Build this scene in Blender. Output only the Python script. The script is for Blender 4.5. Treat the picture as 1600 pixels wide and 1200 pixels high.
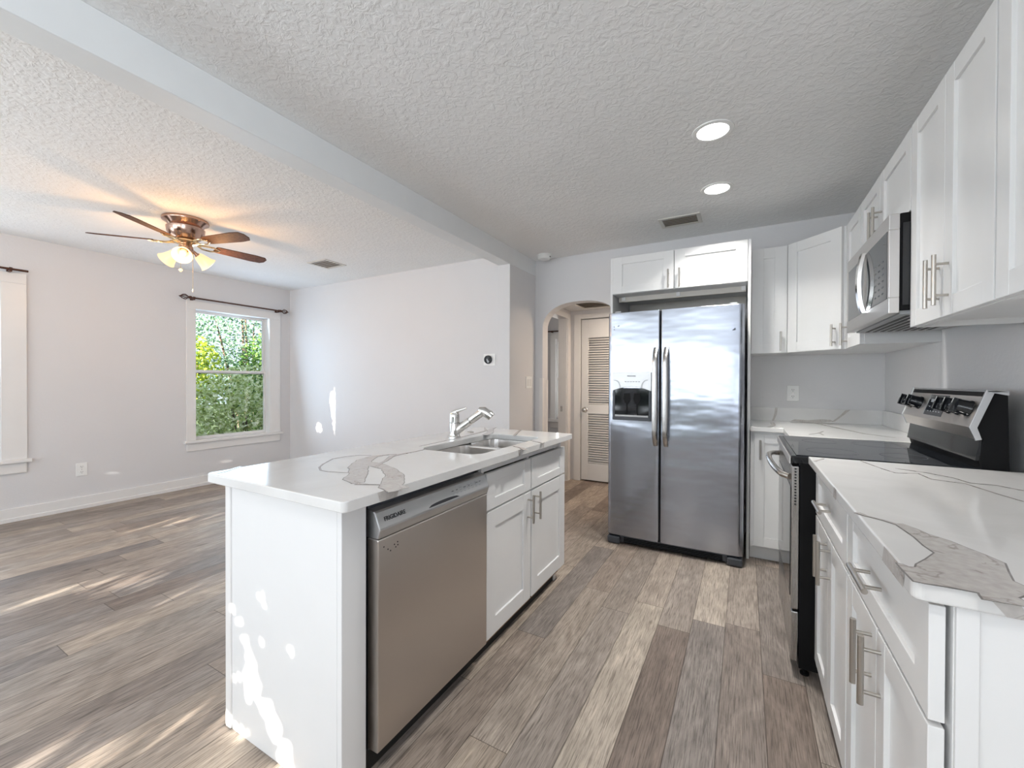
import bpy, bmesh, math, random
from mathutils import Vector, Matrix

random.seed(7)
SC = bpy.context.scene
for o in list(bpy.data.objects):
    bpy.data.objects.remove(o)
COL = SC.collection

# ------------------------------------------------------------------ camera
FPX, YAW, PITCH, ROLL, HC = 651.09, .50984, -.0073864, -.0033587, 1.25
_r = Vector((math.cos(YAW), math.sin(YAW), 0)); _f = Vector((-math.sin(YAW), math.cos(YAW), 0)); _d = Vector((0, 0, -1))
_f2 = math.cos(PITCH) * _f - math.sin(PITCH) * _d
_d2 = math.cos(PITCH) * _d + math.sin(PITCH) * _f
RIGHT = math.cos(ROLL) * _r + math.sin(ROLL) * _d2
DOWN = -math.sin(ROLL) * _r + math.cos(ROLL) * _d2
FWD = _f2
cd = bpy.data.cameras.new('camera')
cd.sensor_width = 36; cd.lens = FPX / 1600 * 36; cd.clip_start = .02; cd.clip_end = 200
cam = bpy.data.objects.new('camera', cd); COL.objects.link(cam)
cam.matrix_world = Matrix(((RIGHT.x, -DOWN.x, -FWD.x, 0), (RIGHT.y, -DOWN.y, -FWD.y, 0),
                           (RIGHT.z, -DOWN.z, -FWD.z, HC), (0, 0, 0, 1)))
SC.camera = cam


def at(px, py, ax, v):
    """the point of the plane <axis ax> = v seen at a pixel of the survey photograph"""
    d = RIGHT * ((px - 800) / FPX) + DOWN * ((py - 600) / FPX) + FWD
    c = Vector((0, 0, HC)); t = (v - c[ax]) / d[ax]
    return c + t * d


# ------------------------------------------------------------------ world, sun, daylight, added fill lamps
SC.view_settings.view_transform = 'Standard'; SC.view_settings.look = 'None'
SC.view_settings.gamma = 1; SC.view_settings.use_curve_mapping = False
SC.view_settings.exposure = .22
SC.cycles.use_denoising = True
SC.cycles.max_bounces = 10; SC.cycles.diffuse_bounces = 6; SC.cycles.glossy_bounces = 4
SC.cycles.transparent_max_bounces = 12
SC.cycles.caustics_reflective = False; SC.cycles.caustics_refractive = False
SC.cycles.sample_clamp_indirect = 6
W = bpy.data.worlds.new('world'); SC.world = W; W.use_nodes = True
bg = W.node_tree.nodes['Background']; bg.inputs[0].default_value = (.72, .86, 1, 1); bg.inputs[1].default_value = 1.3


def lamp(name, kind, loc, energy, color=(1, 1, 1), direction=(0, 0, -1), **kw):
    l = bpy.data.lights.new(name, kind); l.energy = energy; l.color = color
    for k, v in kw.items(): setattr(l, k, v)
    o = bpy.data.objects.new(name, l); COL.objects.link(o); o.location = loc
    o.rotation_euler = Vector(direction).to_track_quat('-Z', 'Y').to_euler()
    return o


SUN_DIR = Vector((-.26, 1, -.155))
lamp('sun', 'SUN', (0, -8, 6), 34.0, (1, .93, .82), SUN_DIR, angle=.004)
REAR, XL_ = -4.0, -5.6
lamp('daylight_rear_door', 'AREA', (-1.0, REAR + .16, 1.5), 54, (.86, .93, 1), (0, 1, 1.1), shape='RECTANGLE', size=2.2, size_y=1.3)  # stands in for daylight at the unseen door, tilted up for the ceiling
lamp('daylight_rear_window', 'AREA', (-3.6, REAR + .16, 1.5), 90, (.86, .93, 1), (0, 1, 1.1), shape='RECTANGLE', size=2.0, size_y=1.5)  # area lamp for daylight at the unseen window, aimed up for bounce
lamp('fill_left_rear', 'AREA', (XL_ + .04, -2.0, 1.4), 68, (.90, .95, 1), (1, 0, 1.0), shape='RECTANGLE', size=1.8, size_y=1.5)  # fill lamp added on the left to spread the light
lamp('fill_right_rear', 'AREA', (.86, -2.0, 1.4), 76, (.80, .88, 1), (-1, 0, .8), shape='RECTANGLE', size=1.8, size_y=1.5)  # second added fill lamp, opposite side, brightens the left room
lamp('daylight_side_window', 'AREA', (XL_ + .02, .55, 1.2), 10, (.80, .89, 1), (1, 0, .15), shape='RECTANGLE', size=.8, size_y=1.5)
lamp('daylight_garden_window', 'AREA', (XL_ + .02, 2.87, 1.3), 12, (.60, .78, 1), (1, -.2, .2), shape='RECTANGLE', size=.8, size_y=1.5)

# ------------------------------------------------------------------ material helpers


class NT:
    def __init__(s, name):
        s.m = bpy.data.materials.new(name); s.m.use_nodes = True
        s.t = s.m.node_tree; s.b = s.t.nodes['Principled BSDF']; s.out = s.t.nodes['Material Output']
        s._pos = None

    def n(s, typ, **kw):
        x = s.t.nodes.new(typ)
        for k, v in kw.items(): setattr(x, k, v)
        return x

    def set(s, sock, v):
        if hasattr(v, 'is_output') or isinstance(v, bpy.types.NodeSocket): s.t.links.new(v, sock)
        else: sock.default_value = v

    def math(s, op, a, b=None, c=None):
        x = s.n('ShaderNodeMath', operation=op); s.set(x.inputs[0], a)
        if b is not None: s.set(x.inputs[1], b)
        if c is not None: s.set(x.inputs[2], c)
        return x.outputs[0]

    def pos(s):
        if s._pos is None: s._pos = s.n('ShaderNodeNewGeometry').outputs['Position']
        return s._pos

    def mapped(s, scale, vec=None):
        x = s.n('ShaderNodeMapping'); s.set(x.inputs[0], vec or s.pos()); x.inputs['Scale'].default_value = scale
        return x.outputs[0]

    def noise(s, scale, detail=2, rough=.5, vec=None, dist=0):
        x = s.n('ShaderNodeTexNoise'); s.set(x.inputs['Vector'], vec or s.pos())
        x.inputs['Scale'].default_value = scale; x.inputs['Detail'].default_value = detail
        x.inputs['Roughness'].default_value = rough; x.inputs['Distortion'].default_value = dist
        return x.outputs['Fac']

    def ramp(s, fac, stops, interp='LINEAR'):
        x = s.n('ShaderNodeValToRGB'); s.set(x.inputs[0], fac); cr = x.color_ramp; cr.interpolation = interp
        while len(cr.elements) < len(stops): cr.elements.new(.5)
        for e, (p, c) in zip(cr.elements, stops):
            e.position = p; e.color = (*c, 1) if len(c) == 3 else c
        return x.outputs[0]

    def mix(s, fac, a, b, typ='MIX'):
        x = s.n('ShaderNodeMix', data_type='RGBA', blend_type=typ)
        s.set(x.inputs[0], fac); s.set(x.inputs[6], a); s.set(x.inputs[7], b)
        return x.outputs[2]

    def bump(s, h, strength, dist):
        x = s.n('ShaderNodeBump'); s.set(x.inputs['Height'], h)
        x.inputs['Strength'].default_value = strength; x.inputs['Distance'].default_value = dist
        s.t.links.new(x.outputs[0], s.b.inputs['Normal']); return x

    def p(s, color=None, rough=None, metal=None, **kw):
        if color is not None: s.set(s.b.inputs['Base Color'], (*color, 1) if isinstance(color, tuple) and len(color) == 3 else color)
        if rough is not None: s.set(s.b.inputs['Roughness'], rough)
        if metal is not None: s.set(s.b.inputs['Metallic'], metal)
        for k, v in kw.items(): s.set(s.b.inputs[k.replace('_', ' ')], v)
        return s


M = {}


def simple(name, color, rough=.5, metal=0, var=.03, scale=9, **kw):
    """flat colour with a faint procedural variation"""
    t = NT(name)
    a = tuple(max(0, c * (1 - var)) for c in color); b = tuple(min(1, c * (1 + var)) for c in color)
    t.p(t.ramp(t.noise(scale, 3), [(.3, a), (.7, b)]), rough, metal, **kw); M[name] = t.m; return t


t = simple('wall_paint', (.70, .695, .70), .55, var=.012, scale=2); t.bump(t.noise(55, 3, .6), .22, .004)
t = simple('ceiling_texture', (.86, .86, .85), .8, var=.015, scale=3)
n1 = t.noise(34, 4, .55, dist=.6); h = t.ramp(n1, [(.42, (0, 0, 0)), (.62, (1, 1, 1))]); t.bump(h, .38, .005)
simple('beam_paint', (.80, .815, .815), .45, var=.01)
simple('trim_paint', (.78, .77, .755), .32, var=.01)
simple('cabinet_white', (.77, .77, .765), .28, var=.008)
simple('cabinet_inside', (.62, .58, .52), .5, var=.05)
simple('handle_steel', (.50, .47, .43), .3, 1, var=.03)
simple('chrome', (.80, .79, .77), .09, 1, var=.01)
simple('brushed_nickel', (.62, .58, .53), .22, 1, var=.03)
simple('black_plastic', (.006, .006, .0065), .55, var=.1, Specular_IOR_Level=.15)
simple('black_gloss', (.008, .009, .011), .06, var=.1)
t = simple('black_glass', (.010, .012, .016), .035, var=.05); t.p(Specular_IOR_Level=.9)
simple('dark_grey', (.05, .055, .065), .4, var=.08)
simple('grey_plastic', (.40, .41, .42), .38, var=.03)
simple('plate_white', (.86, .86, .84), .3, var=.01)
simple('slot_dark', (.03, .03, .03), .6)
simple('label_grey', (.42, .44, .46), .5)
simple('marking_dark', (.02, .02, .025), .5)
simple('fan_metal', (.50, .33, .26), .2, 1, var=.05)
simple('fan_brass', (.75, .58, .36), .2, 1, var=.05)
t = NT('blade_wood'); w = t.noise(6, 5, .6, t.mapped((8, 8, 30)))
t.p(t.ramp(w, [(.3, (.05, .026, .018)), (.7, (.12, .062, .042))]), .6, Specular_IOR_Level=.15); M['blade_wood'] = t.m
simple('rod_bronze', (.10, .048, .035), .4, .7, var=.15)
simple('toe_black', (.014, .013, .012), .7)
simple('raw_wood', (.30, .19, .10), .7, var=.2, scale=20)
simple('vent_metal', (.66, .64, .60), .45, var=.02)
simple('vent_dark', (.26, .21, .16), .8)
simple('bark', (.10, .07, .05), .9, var=.3, scale=25)
simple('grass', (.09, .14, .04), .9, var=.4, scale=6)

# stainless steel: fine brushing plus, on the fridge doors, the shallow buckling of thin sheet
for nm, stretch, wav, col, ro in (('stainless_brushed', (60, 1.2, 60), 0, (.66, .62, .585), .33), ('stainless_vertical', (120, 120, 1.5), 0, (.47, .46, .45), .25),
                                  ('stainless_fridge', (120, 120, 1.5), 1, (.42, .445, .50), .20), ('stainless_console', (2, 60, 60), 0, (.62, .60, .585), .34),
                                  ('silver_panel', (40, 1.5, 40), 0, (.58, .585, .59), .42)):
    t = NT(nm); g = t.noise(6, 4, .6, t.mapped(stretch))
    t.p(col, t.math('MULTIPLY_ADD', g, .16, ro - .06), 1)
    if nm == 'stainless_brushed':
        tg = t.n('ShaderNodeTangent', direction_type='RADIAL', axis='Z'); t.set(t.b.inputs['Tangent'], tg.outputs[0]); t.b.inputs['Anisotropic'].default_value = .8
    if wav:
        big = t.noise(2.6, 2, .5, t.mapped((.8, 1, 2.6)))
        fine = t.math('MULTIPLY', g, .002)
        t.bump(t.math('ADD', big, fine), .30, .022)
    else:
        t.bump(g, .08, .002)
    M[nm] = t.m

simple('sink_steel', (.80, .78, .76), .22, 1, var=.02)
# quartz
t = NT('quartz_white')
c1 = t.ramp(t.noise(3.1, 4, .6, dist=1.0), [(.35, (.67, .66, .645)), (.65, (.72, .715, .70))])
t.p(c1, .10); M['quartz_white'] = t.m
t = NT('quartz_vein')
v1 = t.noise(5, 4, .6, dist=1.6); v2 = t.noise(70, 3)
line = t.ramp(v1, [(.485, (1, 1, 1)), (.498, (.72, .70, .69)), (.502, (.72, .70, .69)), (.515, (1, 1, 1))])
base = t.ramp(v2, [(.3, (.46, .43, .405)), (.7, (.55, .52, .49))])
t.p(t.mix(1.0, base, line, 'MULTIPLY'), .12); M['quartz_vein'] = t.m
simple('quartz_vein_edge', (.25, .235, .225), .14, var=.2, scale=40)

# plank floor: 152 mm boards running along Y, lengths staggered row by row
t = NT('plank_floor')
sep = t.n('ShaderNodeSeparateXYZ'); t.set(sep.inputs[0], t.pos()); X, Y = sep.outputs[0], sep.outputs[1]
PW, PL = .152, 1.22
u = t.math('DIVIDE', t.math('ADD', X, 20 * PW + .079), PW); row = t.math('FLOOR', u); fu = t.math('FRACT', u)
wn = t.n('ShaderNodeTexWhiteNoise', noise_dimensions='1D'); t.set(wn.inputs['W'], row)
v = t.math('ADD', t.math('DIVIDE', Y, PL), t.math('MULTIPLY', wn.outputs[0], 7.3)); vi = t.math('FLOOR', v); fv = t.math('FRACT', v)
cid = t.n('ShaderNodeCombineXYZ'); t.set(cid.inputs[0], row); t.set(cid.inputs[1], vi)
wn2 = t.n('ShaderNodeTexWhiteNoise', noise_dimensions='2D'); t.set(wn2.inputs['Vector'], cid.outputs[0]); rnd = wn2.outputs[0]
tone = t.ramp(rnd, [(0, (.195, .155, .132)), (.15, (.345, .285, .242)), (.3, (.245, .206, .182)), (.45, (.42, .352, .292)), (.6, (.30, .258, .23)), (.75, (.365, .30, .244)), (.9, (.225, .198, .184)), (1, (.45, .388, .328))])
off = t.n('ShaderNodeCombineXYZ'); t.set(off.inputs[0], t.math('ADD', X, t.math('MULTIPLY', rnd, 9))); t.set(off.inputs[1], t.math('ADD', Y, t.math('MULTIPLY', rnd, 31)))
ov = off.outputs[0]
g1 = t.noise(4.2, 8, .66, t.mapped((20, 1.1, 1), ov), 1.6); g2 = t.noise(9, 4, .6, t.mapped((26, 1.0, 1), ov), .4); g3 = t.noise(2.2, 5, .6, t.mapped((3.2, 1.2, 1), ov), 1.5)
grain = t.ramp(g1, [(.30, (.55, .54, .53)), (.43, (.92, .92, .92)), (.56, (1.03, 1.03, 1.03)), (.70, (1.30, 1.29, 1.27))])
col = t.mix(1, tone, grain, 'MULTIPLY')
col = t.mix(1, col, t.ramp(g2, [(.36, (.58, .57, .56)), (.50, (1, 1, 1)), (.66, (1.12, 1.12, 1.11))]), 'MULTIPLY')
col = t.mix(1, col, t.ramp(g3, [(.3, (.74, .73, .72)), (.7, (1.2, 1.2, 1.19))]), 'MULTIPLY')
kn = t.n('ShaderNodeTexVoronoi'); t.set(kn.inputs['Vector'], t.mapped((5, 2.2, 1), ov)); kn.inputs['Scale'].default_value = 1.0
col = t.mix(1, col, t.ramp(kn.outputs['Distance'], [(.015, (.30, .27, .25)), (.075, (1, 1, 1))]), 'MULTIPLY')
seam = t.math('MINIMUM', t.math('MULTIPLY', t.math('MINIMUM', fu, t.math('SUBTRACT', 1, fu)), PW), t.math('MULTIPLY', t.math('MINIMUM', fv, t.math('SUBTRACT', 1, fv)), PL))
sm = t.ramp(t.math('MULTIPLY', seam, 250), [(.12, (.35, .33, .31)), (.55, (1, 1, 1))])
col = t.mix(1, col, sm, 'MULTIPLY')
t.p(col, t.math('MULTIPLY_ADD', g1, .30, .34)); t.b.inputs['Specular IOR Level'].default_value = .26
t.bump(t.math('ADD', t.math('MULTIPLY', g1, .5), sm), .22, .002); M['plank_floor'] = t.m

# glass, lamps, leaves
t = NT('window_glass')
tr = t.n('ShaderNodeBsdfTransparent'); gl = t.n('ShaderNodeBsdfGlossy'); gl.inputs['Roughness'].default_value = .01
fr = t.n('ShaderNodeFresnel'); fr.inputs[0].default_value = 1.25
ms = t.n('ShaderNodeMixShader'); t.set(ms.inputs[0], fr.outputs[0]); t.set(ms.inputs[1], tr.outputs[0]); t.set(ms.inputs[2], gl.outputs[0])
t.t.links.new(ms.outputs[0], t.out.inputs[0]); M['window_glass'] = t.m


def emit(name, color, strength):
    t = NT(name); t.p((.9, .9, .88), .3); t.set(t.b.inputs['Emission Color'], (*color, 1)); t.b.inputs['Emission Strength'].default_value = strength
    M[name] = t.m


emit('downlight_lens', (1, .98, .95), 9)
emit('frosted_shade', (1, .74, .36), .75)
M['frosted_shade'].node_tree.nodes['Principled BSDF'].inputs['Base Color'].default_value = (.62, .52, .36, 1)


def leafmat(name, c1, c2):
    t = NT(name)
    col = t.ramp(t.noise(11, 3, .6), [(.34, tuple(c * .35 for c in c1)), (.47, c1), (.62, c2)])  # dark stop paints shaded gaps between leaves into the colour
    d = t.n('ShaderNodeBsdfDiffuse'); tl = t.n('ShaderNodeBsdfTranslucent'); t.set(d.inputs[0], col); t.set(tl.inputs[0], col)
    ms = t.n('ShaderNodeMixShader'); ms.inputs[0].default_value = .45; t.set(ms.inputs[1], d.outputs[0]); t.set(ms.inputs[2], tl.outputs[0])
    t.t.links.new(ms.outputs[0], t.out.inputs[0]); M[name] = t.m


leafmat('leaf_yellow', (.34, .46, .05), (.66, .72, .12))
leafmat('leaf_green', (.10, .22, .05), (.25, .40, .12))
leafmat('leaf_blue', (.16, .30, .20), (.45, .58, .42))
leafmat('leaf_glare', (.45, .55, .22), (.92, .94, .80))  # near-white stop puts the overexposed daylight into the leaf colour

# ------------------------------------------------------------------ mesh helpers
ORG = {}


class MB:
    def __init__(s): s.v = []; s.f = []; s.m = []

    def add(s, verts, faces, mi=0):
        b = len(s.v); s.v += [tuple(v) for v in verts]
        for f in faces: s.f.append(tuple(b + i for i in f)); s.m.append(mi)
        return s

    def box(s, x0, x1, y0, y1, z0, z1, mi=0):
        x0, x1 = min(x0, x1), max(x0, x1); y0, y1 = min(y0, y1), max(y0, y1); z0, z1 = min(z0, z1), max(z0, z1)
        return s.add([(x, y, z) for z in (z0, z1) for y in (y0, y1) for x in (x0, x1)],
                     [(0, 2, 3, 1), (4, 5, 7, 6), (0, 1, 5, 4), (2, 6, 7, 3), (0, 4, 6, 2), (1, 3, 7, 5)], mi)

    def obox(s, o, U, V, N, u0, u1, v0, v1, n0, n1, mi=0):
        o, U, V, N = Vector(o), Vector(U), Vector(V), Vector(N)
        vs = [o + U * a + V * b + N * c for c in (n0, n1) for b in (v0, v1) for a in (u0, u1)]
        fs = [(0, 2, 3, 1), (4, 5, 7, 6), (0, 1, 5, 4), (2, 6, 7, 3), (0, 4, 6, 2), (1, 3, 7, 5)]
        if U.cross(V).dot(N) < 0: fs = [f[::-1] for f in fs]
        return s.add(vs, fs, mi)

    def tube(s, pts, r, n=12, mi=0, caps=True):
        pts = [Vector(p) for p in pts]; rs = r if isinstance(r, (list, tuple)) else [r] * len(pts)
        rings = []; prev = None
        for i, p in enumerate(pts):
            d = (pts[min(i + 1, len(pts) - 1)] - pts[max(i - 1, 0)]).normalized()
            a = prev - d * prev.dot(d) if prev is not None else (d.orthogonal())
            if a.length < 1e-6: a = d.orthogonal()
            a.normalize(); prev = a; b = d.cross(a)
            rings.append([p + rs[i] * (math.cos(k * 2 * math.pi / n) * a + math.sin(k * 2 * math.pi / n) * b) for k in range(n)])
        vs = [q for rg in rings for q in rg]; fs = []
        for i in range(len(pts) - 1):
            for k in range(n): fs.append((i * n + k, i * n + (k + 1) % n, (i + 1) * n + (k + 1) % n, (i + 1) * n + k))
        if caps: fs += [tuple(range(n))[::-1], tuple((len(pts) - 1) * n + k for k in range(n))]
        return s.add(vs, fs, mi)

    def lathe(s, c, prof, n=32, axis=(0, 0, 1), mi=0, caps=True):
        """prof: (radius, height along axis)"""
        c, A = Vector(c), Vector(axis).normalized(); a = A.orthogonal().normalized(); b = A.cross(a)
        vs = [c + A * h + r * (math.cos(k * 2 * math.pi / n) * a + math.sin(k * 2 * math.pi / n) * b) for r, h in prof for k in range(n)]
        fs = []
        for i in range(len(prof) - 1):
            for k in range(n): fs.append((i * n + k, i * n + (k + 1) % n, (i + 1) * n + (k + 1) % n, (i + 1) * n + k))
        if caps:
            if prof[0][0] > 1e-5: fs.append(tuple(range(n))[::-1])
            if prof[-1][0] > 1e-5: fs.append(tuple((len(prof) - 1) * n + k for k in range(n)))
        return s.add(vs, fs, mi)

    def prism(s, poly, ext, mi=0, cap_mi=None):
        """poly: 3-D points of a planar outline, ext: extrusion vector"""
        P = [Vector(p) for p in poly]; e = Vector(ext); n = len(P)
        nrm = Vector((0, 0, 0))
        for i in range(n): nrm += (P[i] - P[0]).cross(P[(i + 1) % n] - P[0])
        if nrm.dot(e) > 0: P = P[::-1]
        b = len(s.v); s.v += [tuple(p) for p in P] + [tuple(p + e) for p in P]
        s.f.append(tuple(b + i for i in range(n))); s.f.append(tuple(b + n + i for i in range(n))[::-1]); s.m += [cap_mi if cap_mi is not None else mi] * 2
        for i in range(n):
            j = (i + 1) % n; s.f.append((b + j, b + i, b + n + i, b + n + j)); s.m.append(mi)
        return s

    def build(s, name, mats, parent=None, smooth=False, bevel=0, loc=None, seg=2):
        org = Vector(loc) if loc is not None else (ORG.get(parent.name, Vector()) if parent else Vector())
        me = bpy.data.meshes.new(name)
        me.from_pydata([tuple(Vector(v) - org) for v in s.v], [], s.f)
        mats = mats if isinstance(mats, (list, tuple)) else [mats]
        for m in mats: me.materials.append(M[m])
        me.polygons.foreach_set('material_index', s.m)
        if smooth: me.polygons.foreach_set('use_smooth', [True] * len(me.polygons))
        me.update()
        o = bpy.data.objects.new(name, me); COL.objects.link(o)
        if parent: o.parent = parent; ORG[o.name] = org
        else: o.location = org; ORG[o.name] = org
        if smooth:
            try: me.set_sharp_from_angle(angle=math.radians(38))
            except Exception: pass
        if bevel:
            b = o.modifiers.new('bevel', 'BEVEL'); b.width = bevel; b.segments = seg; b.limit_method = 'ANGLE'; b.angle_limit = math.radians(40)
            if hasattr(b, 'harden_normals'): b.harden_normals = False
        return o


def tag(o, label=None, cat=None, group=None, kind=None):
    if label: o['label'] = label
    if cat: o['category'] = cat
    if group: o['group'] = group
    if kind: o['kind'] = kind
    return o


def thing(name, loc, label, cat, group=None, kind=None):
    o = bpy.data.objects.new(name, None); COL.objects.link(o); o.location = loc; o.empty_display_size = .1
    ORG[o.name] = Vector(loc)
    return tag(o, label, cat, group, kind)


def structure(name, loc=(0, 0, 0)):
    o = bpy.data.objects.new(name, None); COL.objects.link(o); o.location = loc; ORG[o.name] = Vector(loc); o['kind'] = 'structure'
    return o


def solid(name, mb, mat, bevel=0, smooth=False):
    return tag(mb.build(name, mat, bevel=bevel, smooth=smooth), kind='structure')


def text(name, s, size, o, xd, up, mat, parent, align='LEFT', bold=0.0):
    cu = bpy.data.curves.new('txt', 'FONT'); cu.body = s; cu.size = size; cu.align_x = align; cu.extrude = .0004; cu.offset = bold
    tmp = bpy.data.objects.new('txt', cu); COL.objects.link(tmp)
    dg = bpy.context.evaluated_depsgraph_get(); me = bpy.data.meshes.new_from_object(tmp.evaluated_get(dg))
    bpy.data.objects.remove(tmp)
    X, U = Vector(xd).normalized(), Vector(up).normalized(); Nn = X.cross(U); org = ORG.get(parent.name, Vector())
    mat4 = Matrix(((X.x, U.x, Nn.x, o[0]), (X.y, U.y, Nn.y, o[1]), (X.z, U.z, Nn.z, o[2]), (0, 0, 0, 1)))
    me.transform(Matrix.Translation(-org) @ mat4)
    me.materials.clear(); me.materials.append(M[mat])
    ob = bpy.data.objects.new(name, me); COL.objects.link(ob); ob.parent = parent; ORG[ob.name] = org
    return ob


# ================================================================== SETTING
CEIL = 2.51; XL = -5.6; YF = 3.6; YB = 3.95; XR = .885; XB0, XB1 = -2.06, -1.93
solid('floor', MB().box(-7, 1.6, REAR - .1, 6.2, -.06, 0), 'plank_floor')
solid('ceiling', MB().box(XL - .12, 1.6, REAR - .1, YB + .12, CEIL, CEIL + .1), 'ceiling_texture')
WIN1 = (2.44, 3.30, .545, 2.075)          # y0 y1 z0 z1 of the opening
WIN_ADDED = (-2.9, -1.1, .65, 2.12)  # unseen side openings behind the camera, added for the fill lamps
WIN2 = (.12, .98, .545, 2.09)
T = .13
wl = MB()
wl.box(XL - T, XL, REAR, WIN_ADDED[0] - .012, 0, CEIL).box(XL - T, XL, WIN_ADDED[1] + .012, WIN2[0] - .012, 0, CEIL).box(XL - T, XL, WIN2[1] + .012, WIN1[0] - .012, 0, CEIL).box(XL - T, XL, WIN1[1] + .012, YF + T, 0, CEIL)
for w_ in (WIN1, WIN2, WIN_ADDED): wl.box(XL - T, XL, w_[0] - .012, w_[1] + .012, 0, w_[2] - .03).box(XL - T, XL, w_[0] - .012, w_[1] + .012, w_[3] + .012, CEIL)
solid('wall_left', wl, 'wall_paint')
solid('wall_far', MB().box(XL, XB0, YF, YF + T, 0, CEIL), 'wall_paint')
solid('wall_stub', MB().box(XB0, XB1, 3.405, YB, 0, 2.35), 'wall_paint', bevel=.004)
solid('trim_1', MB().box(XB0, XB1, REAR, YB, 2.35, CEIL), 'beam_paint', bevel=.004)   # ceiling beam
solid('wall_right', MB().box(XR, XR + T, REAR, WIN_ADDED[0], 0, CEIL).box(XR, XR + T, WIN_ADDED[1], YB + T, 0, CEIL).box(XR, XR + T, WIN_ADDED[0], WIN_ADDED[1], 0, WIN_ADDED[2]).box(XR, XR + T, WIN_ADDED[0], WIN_ADDED[1], WIN_ADDED[3], CEIL), 'wall_paint')

# back wall with its arched opening
AX0, AX1, ASP, AAP = -1.845, -1.04, 1.80, 2.048
cx, hw = (AX0 + AX1) / 2, (AX1 - AX0) / 2
arc = []
for k in range(25):
    a = math.pi - math.pi * k / 24
    arc.append((cx + hw * math.copysign(abs(math.cos(a)) ** .82, math.cos(a)), ASP + (AAP - ASP) * math.sin(a) ** .95))
wb = MB().box(XB1, AX0, YB, YB + T, 0, CEIL).box(AX1, XR + T, YB, YB + T, 0, CEIL)
top = [(x, YB, z) for x, z in arc] + [(AX1, YB, CEIL), (AX0, YB, CEIL)]
wb.prism(top, (0, T, 0))
solid('wall_back', wb, 'wall_paint')
RW = (-4.65, -2.6, .6, 2.42); RD = (-2.35, .08, 0, 2.12)      # rear window and glass door, unseen, placed to light the room
rw = MB().box(XL - T, RW[0], REAR - T, REAR, 0, CEIL).box(RW[1], RD[0], REAR - T, REAR, 0, CEIL).box(RD[1], XR + T, REAR - T, REAR, 0, CEIL)
rw.box(RW[0], RW[1], REAR - T, REAR, 0, RW[2]).box(RW[0], RW[1], REAR - T, REAR, RW[3], CEIL).box(RD[0], RD[1], REAR - T, REAR, RD[3], CEIL)
solid('wall_rear', rw, 'wall_paint')

# hall beyond the arch, and the room beside it
HX = -1.945; HZ = 2.135; HY = 5.0
solid('wall_hall_left', MB().box(HX - .11, HX, YB + T, 4.12, 0, 2.5).box(HX - .11, HX, 4.88, HY + .6, 0, 2.5).box(HX - .11, HX, 4.12, 4.88, 2.03, 2.5), 'wall_paint')
solid('wall_hall_back', MB().box(HX, -1.805, HY, HY + .1, 0, 2.5).box(-1.14, .3, HY, HY + .1, 0, 2.5).box(-1.805, -1.14, HY, HY + .1, 2.03, 2.5), 'wall_paint')
solid('wall_hall_right', MB().box(.2, .3, YB + T, HY, 0, 2.5), 'wall_paint')
solid('ceiling_hall', MB().box(HX, .2, YB + T, HY, HZ, HZ + .05), 'wall_paint')
solid('wall_room_back', MB().box(-5, -2.40, 5.6, 5.7, 0, 2.5).box(-2.40, -1.75, 5.6, 5.7, 0, .70).box(-2.40, -1.75, 5.6, 5.7, 1.86, 2.5).box(-1.75, .3, 5.6, 5.7, 0, 2.5), 'wall_paint')
solid('louvre_light_block', MB().box(-1.93, .3, HY + .12, HY + .16, 0, 2.5), 'wall_paint')  # unseen panel added close behind the louvres to keep their gaps dark
solid('wall_room_left', MB().box(-5.1, -5, YF + T, 5.7, 0, 2.5), 'wall_paint')
solid('ceiling_room', MB().box(-5, HX - .11, YF + T, 5.6, 2.45, 2.5), 'wall_paint')
solid('trim_2', MB().box(HX, HX + .018, 4.88, 4.965, 0, 2.09).box(HX - .11, HX, 4.865, 4.88, 0, 2.03).box(HX, HX + .018, 4.035, 4.12, 0, 2.09).box(HX, HX + .018, 4.12, 4.88, 2.03, 2.09), 'trim_paint', bevel=.003)
solid('trim_3', MB().box(-1.89, -1.805, HY - .018, HY, 0, 2.085).box(-1.14, -1.055, HY - .018, HY, 0, 2.085).box(-1.805, -1.14, HY - .018, HY, 2.03, 2.085), 'trim_paint', bevel=.003)
solid('trim_4', MB().box(AX0 - .035, AX0 + .003, YB - .004, YB, .0, 1.28).box(AX0, AX0 + .004, YB, YB + .035, 0, 1.28), 'trim_paint', bevel=.0015)   # corner guards of the arch
solid('trim_5', MB().box(AX0, AX0 + .004, YB + T - .035, YB + T, 0, 1.26).box(AX0 - .02, AX0 + .004, YB + T, YB + T + .004, 0, 1.26), 'trim_paint', bevel=.0015)

# strike plate on the hall door jamb
sp = MB().box(HX - .075, HX - .05, 4.862, 4.865, .87, .935)
tag(sp.build('strike_plate', 'brushed_nickel', loc=(HX - .06, 4.865, .87)), 'small metal strike plate on the white door jamb in the hall', 'strike plate')

# louvred closet door
d = structure('door_1', (-1.47, HY + .01, 0))
dm = MB(); DX0, DX1 = -1.797, -1.148
for a, b in ((DX0, DX0 + .088), (DX1 - .088, DX1)): dm.box(a, b, HY + .004, HY + .038, .015, 2.02)
for a, b in ((.015, .225), (.845, .96), (1.79, 2.02)): dm.box(DX0 + .088, DX1 - .088, HY + .004, HY + .038, a, b)
dm.build('door_frame', 'trim_paint', d, bevel=.003)
lv = MB()
for z0, z1, n in ((.228, .842, 21), (.963, 1.787, 28)):
    p = (z1 - z0) / n
    for k in range(n):
        z = z0 + p * (k + .5)
        lv.prism([(DX0 + .088, HY + .006, z - p * .36), (DX0 + .088, HY + .012, z - p * .36), (DX0 + .088, HY + .036, z + p * .20), (DX0 + .088, HY + .030, z + p * .20)], (DX1 - DX0 - .176, 0, 0))
lv.build('louvre_slats', 'trim_paint', d)
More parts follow.
